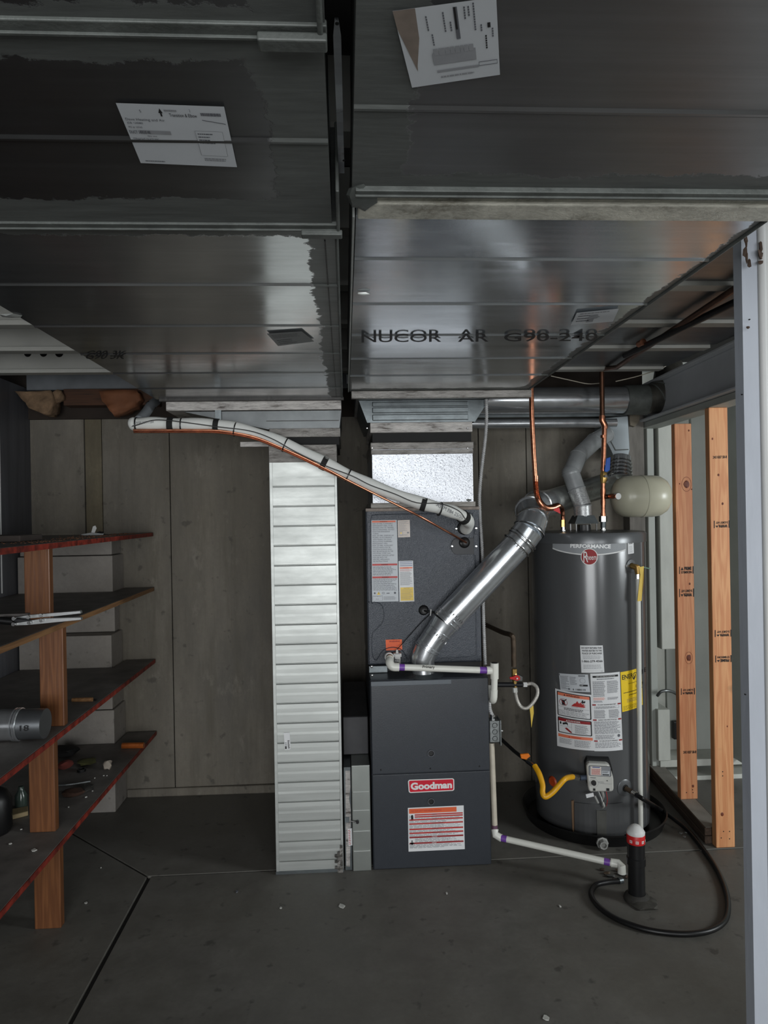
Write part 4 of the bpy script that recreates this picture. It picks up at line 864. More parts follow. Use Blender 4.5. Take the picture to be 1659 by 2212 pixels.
L.para(.06, .10, .47, .30, 17, ink2, 1, .45, .15); L.para(.53, .10, .93, .26, 14, ink2, 1, .45, .15); L.para(.06, .31, .47, .345, 3, salmon, 1, .45); L.para(.53, .31, .93, .345, 3, ink2, 1, .45); L.para(.06, .35, .4, .375, 2, ink2, 1, .45)
for y, t in ((.395, 'TO LIGHT BURNER READ FIRST'), (.59, 'GAS DETECTION'), (.86, 'TO TURN OFF GAS TO APPLIANCE')):
    L.rect(.01, y, .13, y+.018, dred, 1); L.rect(.87, y, .99, y+.018, dred, 1); L.text(t, .18, y+.002, .82, y+.016, dots, 1, .02)
L.frame(.08, .425, .92, .455, .006, .002, ink2); L.para(.12, .43, .88, .45, 2, ink2, 1, .5); L.para(.06, .47, .45, .58, 10, ink2, 1, .45, .15); L.para(.55, .47, .93, .58, 10, ink2, 1, .45, .15)
L.para(.04, .615, .95, .78, 12, ink2, 1, .42, .15); L.para(.06, .79, .72, .85, 4, ink2, 1, .42, .15); L.circ(.87, .81, .05, .02, ink2); L.para(.04, .885, .95, .96, 5, ink2, 1, .35, .15)
L.build('instruction_label', wh, cyl([(1275, 1455), (1338.5, 1451), (1345, 1619.5), (1284, 1622.5)]))
L = Lab(46); L.rect(0, 0, 1, 1, yellow, 0, 8); L.text('ENERGYGUIDE', .05, .08, 1.35, .20, dots, 1, .02); L.rect(.1, .22, .95, .225, ink2, 1); L.poly([(.48, .20), (.62, .20), (.55, .27)], dots, 1.5); L.text('Estimated Yearly Cost', .3, .31, .95, .345, dots, 1); L.text('$329', .62, .40, 1.1, .48, dots, 1, .02)
L.rect(.08, .53, 1.0, .545, dots, 1); L.para(.3, .6, .8, .63, 1, dots, 1, .5); L.para(.2, .70, .95, .80, 3, ink2, 1, .3); L.para(.05, .86, 1, .97, 4, dots, 1, .25, .2)
L.build('energy_label', wh, cyl([(1340, 1452), (1385, 1440), (1388, 1522), (1344, 1538)]))
# burner access cover
def cylpatch(name, pc, dr, m, par, n=8):
    q = [Cyl(*p, HX, HY, HR) for p in pc]; tq = [(math.atan2(v.y-HY, v.x-HX), v.z) for v in q]
    bm = bmesh.new(); rows = []
    for i in range(n+1):
        s = i/n; t0 = tq[0][0]*(1-s)+tq[1][0]*s; z0 = tq[0][1]*(1-s)+tq[1][1]*s; t1 = tq[3][0]*(1-s)+tq[2][0]*s; z1 = tq[3][1]*(1-s)+tq[2][1]*s
        rows.append([bm.verts.new((HX+(HR+r)*math.cos(t), HY+(HR+r)*math.sin(t), z)) for t, z, r in ((t0, z0, 0), (t0, z0, dr), (t1, z1, dr), (t1, z1, 0))])
    for a_, b_ in zip(rows, rows[1:]):
        for k in range(3): bm.faces.new((a_[k], a_[k+1], b_[k+1], b_[k]))
    bm.faces.new(rows[0]); bm.faces.new(rows[-1][::-1]); return bmo(name, bm, m, par)
cylpatch('access_cover', [(1242, 1732), (1345, 1732), (1347, 1808), (1243, 1815)], .008, heat, wh, 10)
cylpatch('cover_channel', [(1288, 1748), (1308, 1748), (1309, 1818), (1290, 1818)], .016, M('channel_grey', sr(92, 92, 88), .35, .3), wh, 4)
cylpatch('cover_edge_strip', [(1236, 1728), (1240, 1728), (1241, 1798), (1238, 1796)], .011, M('tan_seal', sr(128, 102, 78), .6), wh, 3)
# gas control
gc = Cyl(1291, 1668, HX, HY, HR); an = Vector((gc.x-HX, gc.y-HY, 0)).normalized(); tn = Vector((-an.y, an.x, 0))  # tn points right in view
if tn.x < 0: tn = -tn
G = lambda u, v, d: Vector((gc.x, gc.y, gc.z))+tn*u+an*d+Vector((0, 0, v))
def gprism(name, uv, d0, d1, m, par, bev=0): return prism(name, [G(u, v, d0) for u, v in uv], an*(d1-d0), m, par, bev)
gcv = gprism('gas_control', [(-.056, .06), (-.05, .066), (.035, .066), (.048, .055), (.061, .0), (.061, -.05), (.055, -.06), (-.045, -.066), (-.052, -.05), (-.058, .05)], .0, .075, ctrl, wh, .005)
gprism('control_mount', [(-.05, .075), (.05, .075), (.062, .03), (.062, -.04), (-.055, -.04), (-.062, .05)], -.002, .04, blackm, wh)
GP = lambda pts: planar([G(u, v, .075) for u, v in pts], an)
L = Lab(51); L.poly(rr(.06, .04, .94, .43, .06, .05), dots, 0); L.poly(rr(.08, .055, .92, .42, .05, .04), ink3, .6); L.rect(.14, .07, .55, .40, paperb, 1); L.para(.17, .16, .53, .38, 6, red, 1.6, .5, .1); L.rect(.2, .08, .5, .12, blue, 1.5); L.rect(.58, .22, .88, .4, paper2, 1); L.para(.6, .23, .86, .31, 2, dots, 1.6, .4); L.rect(.6, .345, .86, .385, dots, 1.6)
L.para(.12, .48, .34, .515, 1, ink2, 1, .7, 0); L.ring(.26, .70, .17, .16, .96, ink3, 1); L.circ(.24, .69, .10, .095, dots, 1.4); L.para(.42, .62, .68, .69, 3, ink3, 1, .3); L.poly([(.74, .60), (.78, .565), (.82, .60)], dots, 1); L.rect(.5, .70, .97, .706, ink3, 1); L.rect(.22, .90, .31, .99, dots, 1); L.rect(.74, .87, .86, .97, dots, 1)
L.build('control_face', gcv, GP([(-.055, .062), (.058, .062), (.058, -.06), (-.055, -.06)]))
tube('dial', [G(-.027, -.022, .075), G(-.027, -.022, .088)], [.012, .010], black, gcv, 20)
tube('gas_inlet', [G(-.055, -.012, .04), G(-.085, -.012, .05)], .012, M('blue_grey_fitting', sr(92, 104, 122), .4, .4), wh, 14)
for (u0, v0, u1, v1, r_, m_) in ((-.005, -.065, .02, -.155, .002, white), (.012, -.065, .016, -.12, .0065, greyp), (.03, -.065, .035, -.15, .0012, redp), (-.012, -.065, .01, -.15, .0025, boxg), (.016, -.12, .018, -.16, .004, ctrl)):
    tube('burner_tube', [G(u0, v0, .05), G((u0+u1)/2+.004, (v0+v1)/2, .045), G(u1, v1, .02)], r_, m_, wh, 8, True, 4)
gprism('wire_tag', [(-.062, -.085), (-.028, -.075), (-.024, -.092), (-.058, -.102)], .055, .058, paper, wh); tube('igniter', [G(-.022, -.09, .056), G(-.006, -.125, .05)], .005, greyp, wh, 8)
# T&P valve opening + drain opening
def onheat(px, py): 
    h = Cyl(px, py, HX, HY, HR); return h, Vector((h.x-HX, h.y-HY, 0)).normalized()
h, n_ = onheat(1363, 1222); lathe('valve_opening', [(.0, .001), (.014, .001), (.015, .004), (.030, .003), (.033, 0)], h, heatcap, wh, 28, dirv=n_)
h2, n2 = onheat(1350, 1702); lathe('drain_opening', [(.0, .001), (.015, .001), (.017, .004), (.036, .002), (.04, 0)], h2, heatcap, wh, 28, dirv=n2); disc('drain_recess', h2+n2*.002, n2, .017, .002, blackm, wh)
# draft hood
dc = P(1260, 1140, HY)
bm = bmesh.new()
for sx_, sy_ in ((-1, -1), (1, -1), (1, 1), (-1, 1)): addbox(bm, dc.x+sx_*.052-.003, dc.x+sx_*.052+.003, HY+sy_*.045-.003, HY+sy_*.045+.003, 1.466, 1.508)
bmo('hood_leg', bm, chrome, wh)
frustum('draft_hood', (dc.x-.042, dc.x+.042, HY-.042, HY+.042, 1.545), (dc.x-.062, dc.x+.062, HY-.055, HY+.055, 1.503), galv_grey, wh)
lathe('flue_baffle', [(.0, .03), (.036, .03), (.038, 0)], (dc.x, HY, 1.467), black, wh, 24)
# nipples on top
for px in (1216, 1303):
    c = P(px, 1140, HY); lathe('nipple', [(.016, 0), (.016, .006), (.0115, .007), (.0115, .028), (.0, .028)], (c.x, HY, 1.467), chrome, wh, 16)

dp = root('drain_pan', 'black round plastic drain pan under the water heater', 'pan', (1.24, 3.50, 0))
lathe('pan_shell', [(.30, .002), (.325, .002), (.345, .055), (.352, .060), (.358, .056), (.353, .048), (.336, -.0+.001), (.30, 0)], (1.245, 3.505, 0), black, dp, 72)
lathe('pan_base', [(0, .004), (.33, .004)], (1.245, 3.505, 0), black, dp, 48)
a0 = math.atan2(P(1150, 1800, 3.35).y-3.505, P(1150, 1800, 3.35).x-1.245)
def panmap(s, t, l): a_ = math.radians(198+30*s); r_ = .3475-.012*t+.001*l; return Vector((1.245+r_*math.cos(a_), 3.505+r_*math.sin(a_), .047-.034*t))
L = Lab(61); L.rect(0, 0, 1, 1, paper2, 0, 10); L.para(.03, .1, .28, .9, 4, ink2, 1, .4); L.circ(.35, .4, .025, .25, orange); L.para(.42, .2, .6, .9, 3, orange, 1, .3); L.poly([(.62, .8), (.66, .2), (.7, .8)], dots, 1); L.para(.72, .3, .95, .8, 2, ink2, 1, .3); L.build('pan_label', dp, panmap)
c = P(1305, 1845, 3.14); lathe('drain_fitting', [(.0, .02), (.011, .022), (.013, .034), (.019, .034), (.022, .012), (.028, .01), (.028, 0)], (c.x, 3.165, .028), M('fitting_grey', sr(160, 160, 156), .5), dp, 8, dirv=(-.1, -1, 0))

# hot and cold connections
hp = root('hot_water_pipe', 'left copper water pipe with ribbed flexible bend onto the heater top', 'pipe', P(1150, 900, 3.3))
top = P(1147, 800, 3.1); 
tube('riser', [top, P(1149, 900, 3.1), P(1153, 980, 3.1), P(1157, 1040, 3.1)], .0112, copper, hp, 16)
path = crom([P(1157, 1035, 3.1), P(1159, 1062, 3.1), P(1165, 1082, 3.11), P(1178, 1096, 3.16), P(1193, 1097, 3.26), P(1206, 1092, 3.39), P(1214, 1098, 3.47), P(1216, 1115, 3.49)], 10)
pts, rs = corrug(path[:50], .0115, .0022, .005); tube('flexible_section', pts, rs, copper, hp, 14); tube('tail', path[48:]+[P(1216, 1128, 3.49)], .0105, copper, hp, 14)
tube('coupling', [P(1157, 1028, 3.1), P(1157, 1040, 3.1)], .013, copper, hp, 14)
tube('brass_nut', [P(1216, 1123, 3.49), P(1216, 1138, 3.49)], .0135, brass, hp, 6, False); prism('red_tag', [P(1193, 1101, 3.25), P(1208, 1096, 3.25), P(1211, 1110, 3.25)], (0, .002, 0), redp, hp)
cp = root('cold_water_pipe', 'right copper water pipe with blue lever valve onto the heater top', 'pipe', P(1303, 1000, 3.49))
tube('riser', [P(1300, 797, 3.49), P(1301, 900, 3.49)], .0125, copperd, cp, 16)
tube('offset_joint', [P(1301, 898, 3.49), P(1301, 908, 3.49), P(1306, 918, 3.49), P(1306, 926, 3.49)], .0155, copper, cp, 14, True, 4)
tube('middle_pipe', [P(1306, 920, 3.49), P(1303, 1025, 3.49)], .0125, copper, cp, 16); tube('lower_pipe', [P(1303, 1040, 3.49), P(1303, 1118, 3.49)], .011, copper, cp, 16)
for ya, yb, r_ in ((940, 946, .0135), (1010, 1016, .0135), (1056, 1072, .0135), (1080, 1090, .013), (1108, 1118, .014)): tube('coupling', [P(1303, ya, 3.49), P(1303, yb, 3.49)], r_, copper, cp, 14)
tube('valve_body', [P(1304, 1018, 3.49), P(1304, 1025, 3.49), P(1304, 1036, 3.49), P(1303, 1044, 3.49)], [.014, .018, .018, .013], brass, cp, 14); disc('valve_stem', P(1306, 1029, 3.47), F, .007, .02, chrome, cp)
prism('lever_handle', [P(1310, 990, 3.455), P(1319, 987, 3.455), P(1318, 1015, 3.455), P(1311, 1020, 3.455), P(1306, 1018, 3.455)], (0, .008, 0), bluep, cp, .002)
tube('steel_union', [P(1303, 1115, 3.49), P(1303, 1127, 3.49)], .021, chrome, cp, 6, False); tube('dielectric_nipple', [P(1303, 1127, 3.49), P(1303, 1140, 3.49)], .014, galv_grey, cp, 14)
et = root('expansion_tank', 'cream coloured horizontal expansion tank beside the cold water pipe', 'tank', (1.52, 3.49, 1.53))
zc = P(1385, 1072, 3.49).z; xa = P(1321, 1072, 3.49).x; xb_ = P(1445, 1072, 3.49).x; R_ = .107; w = xb_-xa
lathe('tank_shell', [(0, 0), (.03, .004), (.065, .016), (.09, .036), (.103, .06), (R_, .09), (R_, w*.5), (R_+.002, w*.5+.002), (R_+.002, w*.5+.012), (R_, w*.5+.014), (R_, w-.09), (.102, w-.055), (.086, w-.028), (.06, w-.01), (.03, w-.001), (0, w)], (xa, 3.49, zc), tankm, et, 56, 'X')
tube('copper_stub', [P(1306, 1073, 3.49), P(1323, 1072, 3.49)], .0115, copperd, et, 14); tube('coupling', [P(1318, 1072, 3.47), P(1334, 1072, 3.40)], .013, copper, et, 14); tube('boss', [P(1331, 1072, 3.42), P(1336, 1072, 3.40)], .016, white, et, 14)

# heater vent pipe
hv = root('heater_vent_pipe', 'dull grey sealed vent pipe zigzagging up from the water heater top', 'pipe', P(1258, 1120, HY))
q = [P(1259, 1119, HY), P(1258, 1092, HY), P(1246, 1058, HY+.02), P(1233, 1022, HY+.04), P(1250, 985, HY+.09), P(1284, 953, HY+.16), P(1310, 938, HY+.22)]
mts = [zinc, zinc, vent_p, vent_p, vent_p, vent_p]
for i in range(6):
    d_ = (q[i+1]-q[i]); tube('pipe_section', [q[i]-d_*.04, q[i+1]+d_*.04], [.0435, .0445], mts[i], hv, 28)
    bead(hv, q[i+1], d_, .044, vent_p, .004, .003)
blob('joint_knuckle', q[3], (.046, .046, .046), vent_p, hv, .0, 3)

# T&P discharge
tp = root('relief_valve', 'brass relief valve with yellow tag and long white discharge pipe', 'valve', h+n_*.05)
v0 = h+n_*.002; v1 = P(1376, 1226, v0.y-.03); tube('valve_body', [v0, v1], [.013, .015], brass, tp, 14); v2 = P(1378, 1240, v1.y); tube('outlet', [v1+Vector((0, 0, .008)), v2], [.015, .013], brass, tp, 14)
tube('chrome_nut', [v2, P(1378, 1252, v1.y)], .0115, chrome, tp, 8); tube('lever', [P(1385, 1224, v1.y), P(1405, 1229, v1.y)], .0028, M('green_wire', sr(120, 150, 130), .5), tp, 6)
vb = P(1384, 1796, v1.y); tube('discharge_pipe', [P(1378, 1250, v1.y), vb], .0115, pvc, tp, 16)
prism('yellow_tag', [P(1381, 1225, v1.y-.015), P(1391, 1223, v1.y-.015), P(1391, 1245, v1.y-.02), P(1386, 1298, v1.y-.02), P(1377, 1299, v1.y-.02), P(1383, 1240, v1.y-.015)], (0, .002, 0), gold, tp)

# black drain hose
hz = .011
hs_ = root('drain_hose', 'black rubber hose looping over the floor from the heater drain', 'hose', (1.5, 2.8, 0))
dv0 = h2+n2*.004; dv1 = P(1372, 1715, dv0.y-.04)
tube('brass_drain_valve', [dv0, dv0.lerp(dv1, .8)], [.011, .012], brownp, hs_, 12); tube('hose_coupling', [dv0.lerp(dv1, .7), dv1+(dv1-dv0)*.2], .014, chrome, hs_, 12)
hpth = [dv1, P(1392, 1728, 3.13), Zp(1425, 1748, .06), Zp(1458, 1771, .03), Zp(1490, 1798, hz), Zp(1525, 1842, hz), Zp(1550, 1880, hz), Zp(1567, 1920, hz), Zp(1573, 1955, hz), Zp(1567, 1987, hz), Zp(1540, 2008, hz), Zp(1495, 2017, hz), Zp(1440, 2015, hz), Zp(1385, 2005, hz), Zp(1330, 1984, hz), Zp(1293, 1958, hz), Zp(1277, 1932, hz), Zp(1286, 1913, hz), Zp(1310, 1906, hz), Zp(1338, 1903, hz)]
tube('hose', hpth, .0105, black, hs_, 12, True, 8)
tube('hose_end', [Zp(1336, 1903, hz), Zp(1344, 1901, hz)], .013, galv_grey, hs_, 12)

# standpipe with red/white cap
sx, sy = 1.146, 2.735
sp = root('standpipe', 'black standpipe in the floor with a red and white vent cap', 'pipe', (sx, sy, 0))
zt = P(1370, 1820, sy).z
lathe('pipe', [(.033, .02), (.033, zt*.62), (.037, zt*.63), (.037, zt*.75), (.034, zt*.76), (.034, zt)], (sx, sy, 0), M('abs_black', sr(24, 24, 25), .35, 0, .3, 20), sp, 32)
lathe('base_collar', [(.034, .03), (.046, .022), (.052, .008), (.05, 0)], (sx, sy, 0), M('dirty_collar', sr(48, 46, 42), .8, 0, .4, 40), sp, 32)
blob('mortar_lump', (sx+.012, sy-.035, .006), (.055, .05, .014), M('mortar', sr(70, 68, 62), .9, 0, .3, 50), sp, .2, 2, 8)
zt2 = P(1370, 1779, sy).z
lathe('cap_band', [(.034, 0), (.036, .002), (.036, .034), (.035, .036)], (sx, sy, zt), redp, sp, 40)
lathe('cap_dome', [(.035, .036), (.036, .045), (.030, .055), (.018, .068), (.010, .072), (0, .073)], (sx, sy, zt), white, sp, 40)
def cm(s, t, l): a_ = math.radians(200+140*s); r_ = .0365+.0006*l; return Vector((sx+r_*math.cos(a_), sy+r_*math.sin(a_), zt+.020-.011*t))
L = Lab(); [L.rect(x_, 0, x_+.13, 1, white, 0, 3) for x_ in (.05, .33, .61, .87)]; [L.para(x_+.02, .2, x_+.11, .8, 2, redp, 1, .5, 0) for x_, t_ in ((.05, 'AAV'), (.33, 'AAV'), (.61, 'AAV'))]; L.build('cap_print', sp, cm)

# ================================================================ CONDENSATE DRAINS
ud = root('condensate_drain', 'upper white pipe crossing the furnace top, purple primed joints', 'pipe', P(950, 1443, 2.97))
YD = 3.04
tube('outlet_stub', [P(841, 1417, 3.21), P(842, 1424, 3.07)], .017, pvcdirty, ud, 16)
tube('collar', [P(840, 1418, 3.17), P(841, 1420, 3.14)], .021, white, ud, 18)
tube('elbow', [P(842, 1424, 3.08), P(842, 1432, 3.05), P(848, 1440, YD), P(862, 1441, YD)], .0185, pvc, ud, 18, True, 5)
tube('long_pipe', [P(860, 1441, YD), P(1055, 1448, YD)], .0145, pvc, ud, 18)
for a_, b_ in ((859, 874), (1036, 1052)): tube('primer_band', [P(a_, 1441+(a_-860)*.036, YD), P(b_, 1441+(b_-860)*.036, YD)], .0150, purple, ud, 18)
tube('tee_side', [P(1051, 1448, YD), P(1062, 1448, YD)], .018, pvc, ud, 18); tube('tee', [P(1068, 1432, YD), P(1068, 1466, YD)], .0185, pvc, ud, 20)
tube('tee_bore', [P(1068, 1431.6, YD), P(1068, 1431.3, YD)], .0145, blackm, ud, 16)
tube('drop_pipe', [P(1068, 1464, YD), P(1067, 1500, YD)], .0145, pvc, ud, 18); tube('return_bend', [P(1067, 1490, YD), P(1066, 1508, YD+.005), P(1064, 1512, YD+.03), P(1062, 1500, YD+.05), P(1061, 1480, YD+.06)], .0165, pvc, ud, 18, True, 5)
L = Lab(); L.text('Primary', 0, 0, 1, 1, dots, 0, .015); L.build('handwriting', ud, planar([P(913, 1437, YD-.0155), P(939, 1438, YD-.0155), P(939, 1446, YD-.0155), P(913, 1445, YD-.0155)], F))
lo = root('condensate_drain', 'lower white drain pipe beside the furnace, running over the floor to the standpipe', 'pipe', P(1068, 1800, 3.1))
tube('vertical_pipe', [P(1062, 1605, 3.12), P(1069, 1790, 3.08)], .0125, pvcdirty, lo, 16)
tube('primer_band', [P(1068, 1782, 3.08), P(1069, 1794, 3.08)], .0135, M('brown_primer', sr(94, 66, 84), .5), lo, 16)
e0 = P(1070, 1803, 3.07); e1 = P(1330, 1866, 2.86)
tube('elbow', [P(1069, 1792, 3.08), e0, P(1084, 1811, 3.06)], .0165, pvc, lo, 16); tube('long_pipe', [P(1078, 1809, 3.062), e1], .0135, pvc, lo, 16)
for s_ in (.045, .93): c_ = P(1078, 1809, 3.062).lerp(e1, s_); d_ = (e1-c_).normalized(); tube('primer_band', [c_-d_*.012, c_+d_*.012], .0142, purple, lo, 16)
tube('elbow', [e1-(e1-e0).normalized()*.02, e1+Vector((.012, 0, 0)), P(1343, 1872, 2.84), P(1343, 1886, 2.84)], .0172, pvc, lo, 16)
pb = root('pipe_strap', 'clear wire scrap and rusty debris under the lower drain elbow', 'debris', Zp(1320, 1890, 0))
for k in range(7): c = Zp(1300+k*9, 1878+(k*7) % 26, .006); blob('scrap', c, (.012+.004*(k % 3), .01, .006), (rust, brownp, M('scrap_grey', sr(90, 90, 88), .5))[k % 3], pb, .4, 1, k)

# ================================================================ CONDUIT, SWITCH BOX
cd_ = root('armoured_cable', 'ribbed metal armoured cable running down beside the plenum and coil cabinet', 'cable', P(1045, 1000, 3.1))
path = crom([P(1050, 862, 3.19), P(1051, 905, 3.19), P(1048, 950, 3.20), P(1042, 1000, 3.21), P(1037, 1050, 3.22), P(1036, 1095, 3.23), P(1042, 1200, 3.23), P(1044, 1320, 3.23), P(1046, 1380, 3.23), P(1048, 1436, 3.23)], 8)
pts, rs = corrug(path, .006, .0035, .009); tube('cable', pts, rs, wire, cd_, 10)
lc = root('armoured_cable', 'short ribbed cable entering the top of the grey switch box', 'cable', P(1060, 1530, 3.15))
path = crom([P(1058, 1495, 3.13), P(1057, 1520, 3.13), P(1059, 1535, 3.13), P(1065, 1548, 3.13)], 8); pts, rs = corrug(path, .0075, .0022, .009); tube('cable', pts, rs, wire, lc, 10); tube('connector', [P(1064, 1543, 3.13), P(1064, 1556, 3.13)], .012, chrome, lc, 10)
sb = root('switch_box', 'small grey steel switch box on the right side of the furnace', 'box', P(1069, 1605, 3.1))
a = P(1058, 1605, 3.10); b2 = P(1080, 1557, 3.10)
box('box', a.x, b2.x, 3.10, 3.16, a.z, b2.z, boxg, sb, .004); box('cover_plate', b2.x-.001, b2.x+.003, 3.09, 3.17, a.z-.01, b2.z+.004, boxg, sb)
for z_ in (.2, .5, .8): c = a.lerp(b2, z_); lathe('knockout', [(.0, .001), (.009, .001), (.01, .0025), (.012, 0)], ((a.x+b2.x)/2, 3.10, c.z), boxg, sb, 16, dirv=F)
tube('toggle', [(b2.x, 3.12, (a.z+b2.z)/2), (b2.x+.016, 3.115, (a.z+b2.z)/2-.002)], .003, white, sb, 8)

# ================================================================ GAS LINES
gl = root('gas_line', 'gas pipe with red lever valve and braided white connector loop', 'pipe', P(1112, 1470, 3.35))
YG = 3.36
tube('aged_pipe', [P(1050, 1350, 3.99), P(1085, 1366, 3.6), P(1104, 1372, 3.38), P(1109, 1385, YG), P(1110, 1440, YG)], .0125, brownp, gl, 14, True, 5)
tube('brass_fitting', [P(1111, 1445, YG), P(1111, 1462, YG)], .0135, brass, gl, 8, False); tube('valve_stub', [P(1111, 1464, YG), P(1113, 1484, YG)], .011, brass, gl, 10)
prism('valve_body', [P(1110, 1458, YG-.02), P(1121, 1457, YG-.02), P(1130, 1462, YG-.02), P(1128, 1472, YG-.02), P(1112, 1472, YG-.02)], (0, .03, 0), chrome, gl, .002)
prism('red_lever', [P(1101, 1463, YG-.03), P(1110, 1462, YG-.03), P(1116, 1458, YG-.03), P(1123, 1462, YG-.03), P(1124, 1468, YG-.03), P(1117, 1471, YG-.03), P(1110, 1468, YG-.03), P(1102, 1467, YG-.03)], (0, .008, 0), redp, gl, .001); disc('lever_screw', P(1117, 1465.5, YG-.031), F, .004, .004, white, gl)
tube('black_pipe', [P(1060, 1479, YG), P(1128, 1479, YG)], .012, iron, gl, 14); tube('nut', [P(1130, 1479, YG), P(1138, 1479, YG)], .0125, white, gl, 6, False); tube('nut', [P(1112, 1486, YG-.005), P(1113, 1496, YG-.01)], .012, ctrl, gl, 6, False)
tube('braided_connector', [P(1113, 1494, YG-.01), P(1117, 1512, YG-.03), P(1125, 1526, YG-.04), P(1136, 1530, YG-.05), P(1148, 1522, YG-.05), P(1160, 1503, YG-.045), P(1160, 1486, YG-.03), P(1150, 1477, YG-.01), P(1138, 1478, YG)], .0085, M('braid', sr(196, 192, 184), .4, .3, .3, 120, .3, 200), gl, 12, True, 6)
prism('yellow_tag', [P(1144, 1528, YG-.03), P(1152, 1522, YG-.03), P(1153, 1540, YG-.02), P(1148, 1572, YG-.01), P(1146, 1545, YG-.02)], (0, .002, 0), gold, gl)
yg = root('gas_connector', 'yellow flexible gas connector with orange valve handle at the heater control', 'hose', P(1180, 1700, 3.15))
gin = G(-.085, -.012, .05)
tube('steel_pipe', [P(1075, 1590, 3.6), P(1110, 1622, 3.45), P(1140, 1645, 3.25)], .009, blackm, yg, 12)
tube('fitting', [P(1140, 1644, 3.25), P(1157, 1656, 3.18)], .0125, chrome, yg, 8, False); tube('valve_neck', [P(1137, 1640, 3.24), P(1133, 1636, 3.23)], .006, brass, yg, 8)
prism('orange_handle', [P(1124, 1630, 3.22), P(1142, 1628, 3.22), P(1146, 1634, 3.22), P(1137, 1641, 3.22), P(1126, 1639, 3.22)], (0, .012, 0), orangep, yg, .002)
tube('yellow_hose', [P(1155, 1654, 3.18), P(1165, 1672, 3.14), P(1172, 1695, 3.11), P(1172, 1712, 3.09), P(1178, 1721, 3.08), P(1192, 1713, 3.08), P(1207, 1697, 3.085), P(1221, 1682, 3.10), P(1237, 1678, gin.y-.012)], .0125, hose_y, yg, 16, True, 6)
tube('hex_nut', [P(1236, 1678, gin.y-.01), gin.lerp(P(1236, 1678, gin.y-.01), .2)], .0145, chrome, yg, 6, False)
o = lathe('gas_port_cover', [(.0, .004), (.02, .006), (.026, .0)], onheat(1194, 1688)[0], M('orange_brown_plug', sr(176, 66, 24), .5, 0, .2), wh, 24, dirv=onheat(1194, 1688)[1])

# ================================================================ LINE SET
ls = root('insulated_line', 'thick white insulated refrigerant line sweeping down from the duct to the cabinet', 'pipe', P(600, 960, 2.98))
YL = 2.985
back = [P(338, 866, 3.3), P(326, 876, 3.2), P(314, 893, 3.1), P(300, 908, 3.02)]
lp = [P(281, 917, 2.99), P(287, 916, YL), P(300, 916, YL), P(340, 915, YL), P(400, 917, YL), P(460, 918, YL), P(515, 927, YL), P(575, 944, YL), P(640, 971, YL), P(700, 1000, YL), P(760, 1030, YL), P(830, 1060, YL), P(900, 1084, YL), P(950, 1098, YL), P(982, 1107, YL+.03), P(1003, 1118, YL+.07), P(1013, 1130, YL+.14), P(1006, 1142, YL+.21)]
sp_ = crom(lp, 8); n = len(sp_); rr2 = [min(.027, .008+.0032*i) if i < 6 else .027-.002*math.sin(i*.5) for i in range(n)]
tube('white_insulation', sp_, rr2, foam, ls, 20); tube('grey_insulation', back, .021, foamg, ls, 18, True, 5)
def along(path, px):
    best = min(path, key=lambda q: abs(prj(q)[0]-px)); i = path.index(best); return best, (path[min(i+1, len(path)-1)]-path[max(i-1, 0)]).normalized()
def prj(p):
    d = Vector(p)-Vector((0, 0, EYE)); z = d.dot(FW); return 829.5+FPX*d.dot(RT)/z, 1106-FPX*d.dot(UP)/z
for px in (294, 396, 505, 612, 750, 948): c_, d_ = along(sp_, px); tube('zip_tie', [c_-d_*.0025-Vector((0, 0, .003)), c_+d_*.0025-Vector((0, 0, .003))], .0315, black, ls, 20)
for px, w in ((367, .012), (470, .011), (697, .012), (912, .011), (1000, .013)): c_, d_ = along(sp_, px); tube('tape_wrap', [c_-d_*w-Vector((0, 0, .002)), c_+d_*w-Vector((0, 0, .002))], .0305, blackm, ls, 20)
c_, d_ = along(back, 330); tube('tape_wrap', [c_-Vector((.006, 0, .006)), c_+Vector((.006, 0, .006))], .023, blackm, ls, 18)
L = Lab(); L.text('ASTM E84 25/50', 0, 0, 1, 1, ink2, 0); L.build('pipe_print', ls, planar([P(945, 1086, YL-.0285), P(1002, 1115, YL-.0285), P(999, 1122, YL-.0285), P(942, 1093, YL-.0285)], F))
L = Lab(); L.text('25/50 ASTM E84', 0, 0, 1, 1, ink2, 0); L.build('pipe_print', ls, planar([P(292, 911, YL-.0285), P(332, 909, YL-.0285), P(332, 914, YL-.0285), P(292, 916, YL-.0285)], F))
tube('black_wire', [P(284, 921, YL-.024), P(300, 917, YL-.03), P(330, 908, YL-.031), P(360, 908, YL-.031), P(395, 912, YL-.031), P(470, 922, YL-.031), P(540, 931, YL-.031), P(590, 949, YL-.031), P(640, 977, YL-.031), P(700, 1005, YL-.031), P(760, 1028, YL-.031), P(800, 1048, YL-.031), P(850, 1066, YL-.031), P(900, 1086, YL-.031), P(950, 1088, YL-.031), P(990, 1103, YL-.031), P(1007, 1124, YL-.03)], .0022, black, ls, 6, True, 5)
cl = root('copper_line', 'thin bare copper line strapped under the white insulated line, ending at the cabinet', 'pipe', P(600, 975, 2.97))
YC = 2.965
cpth = [P(288, 929, YC), P(340, 929, YC), P(420, 929, YC), P(480, 931, YC), P(550, 944, YC), P(620, 972, YC), P(690, 1005, YC), P(760, 1042, YC), P(830, 1077, YC), P(900, 1112, YC), P(960, 1145, YC+.09), P(1007, 1172, 3.20)]
tube('liquid_line', cpth, .0052, copper, cl, 10, True, 6)
tube('second_line', [p_+Vector((0, .004, -.009)) for p_ in cpth[:7]]+[cpth[7]+Vector((0, .002, -.003))], .0035, copper, cl, 8, True, 6)

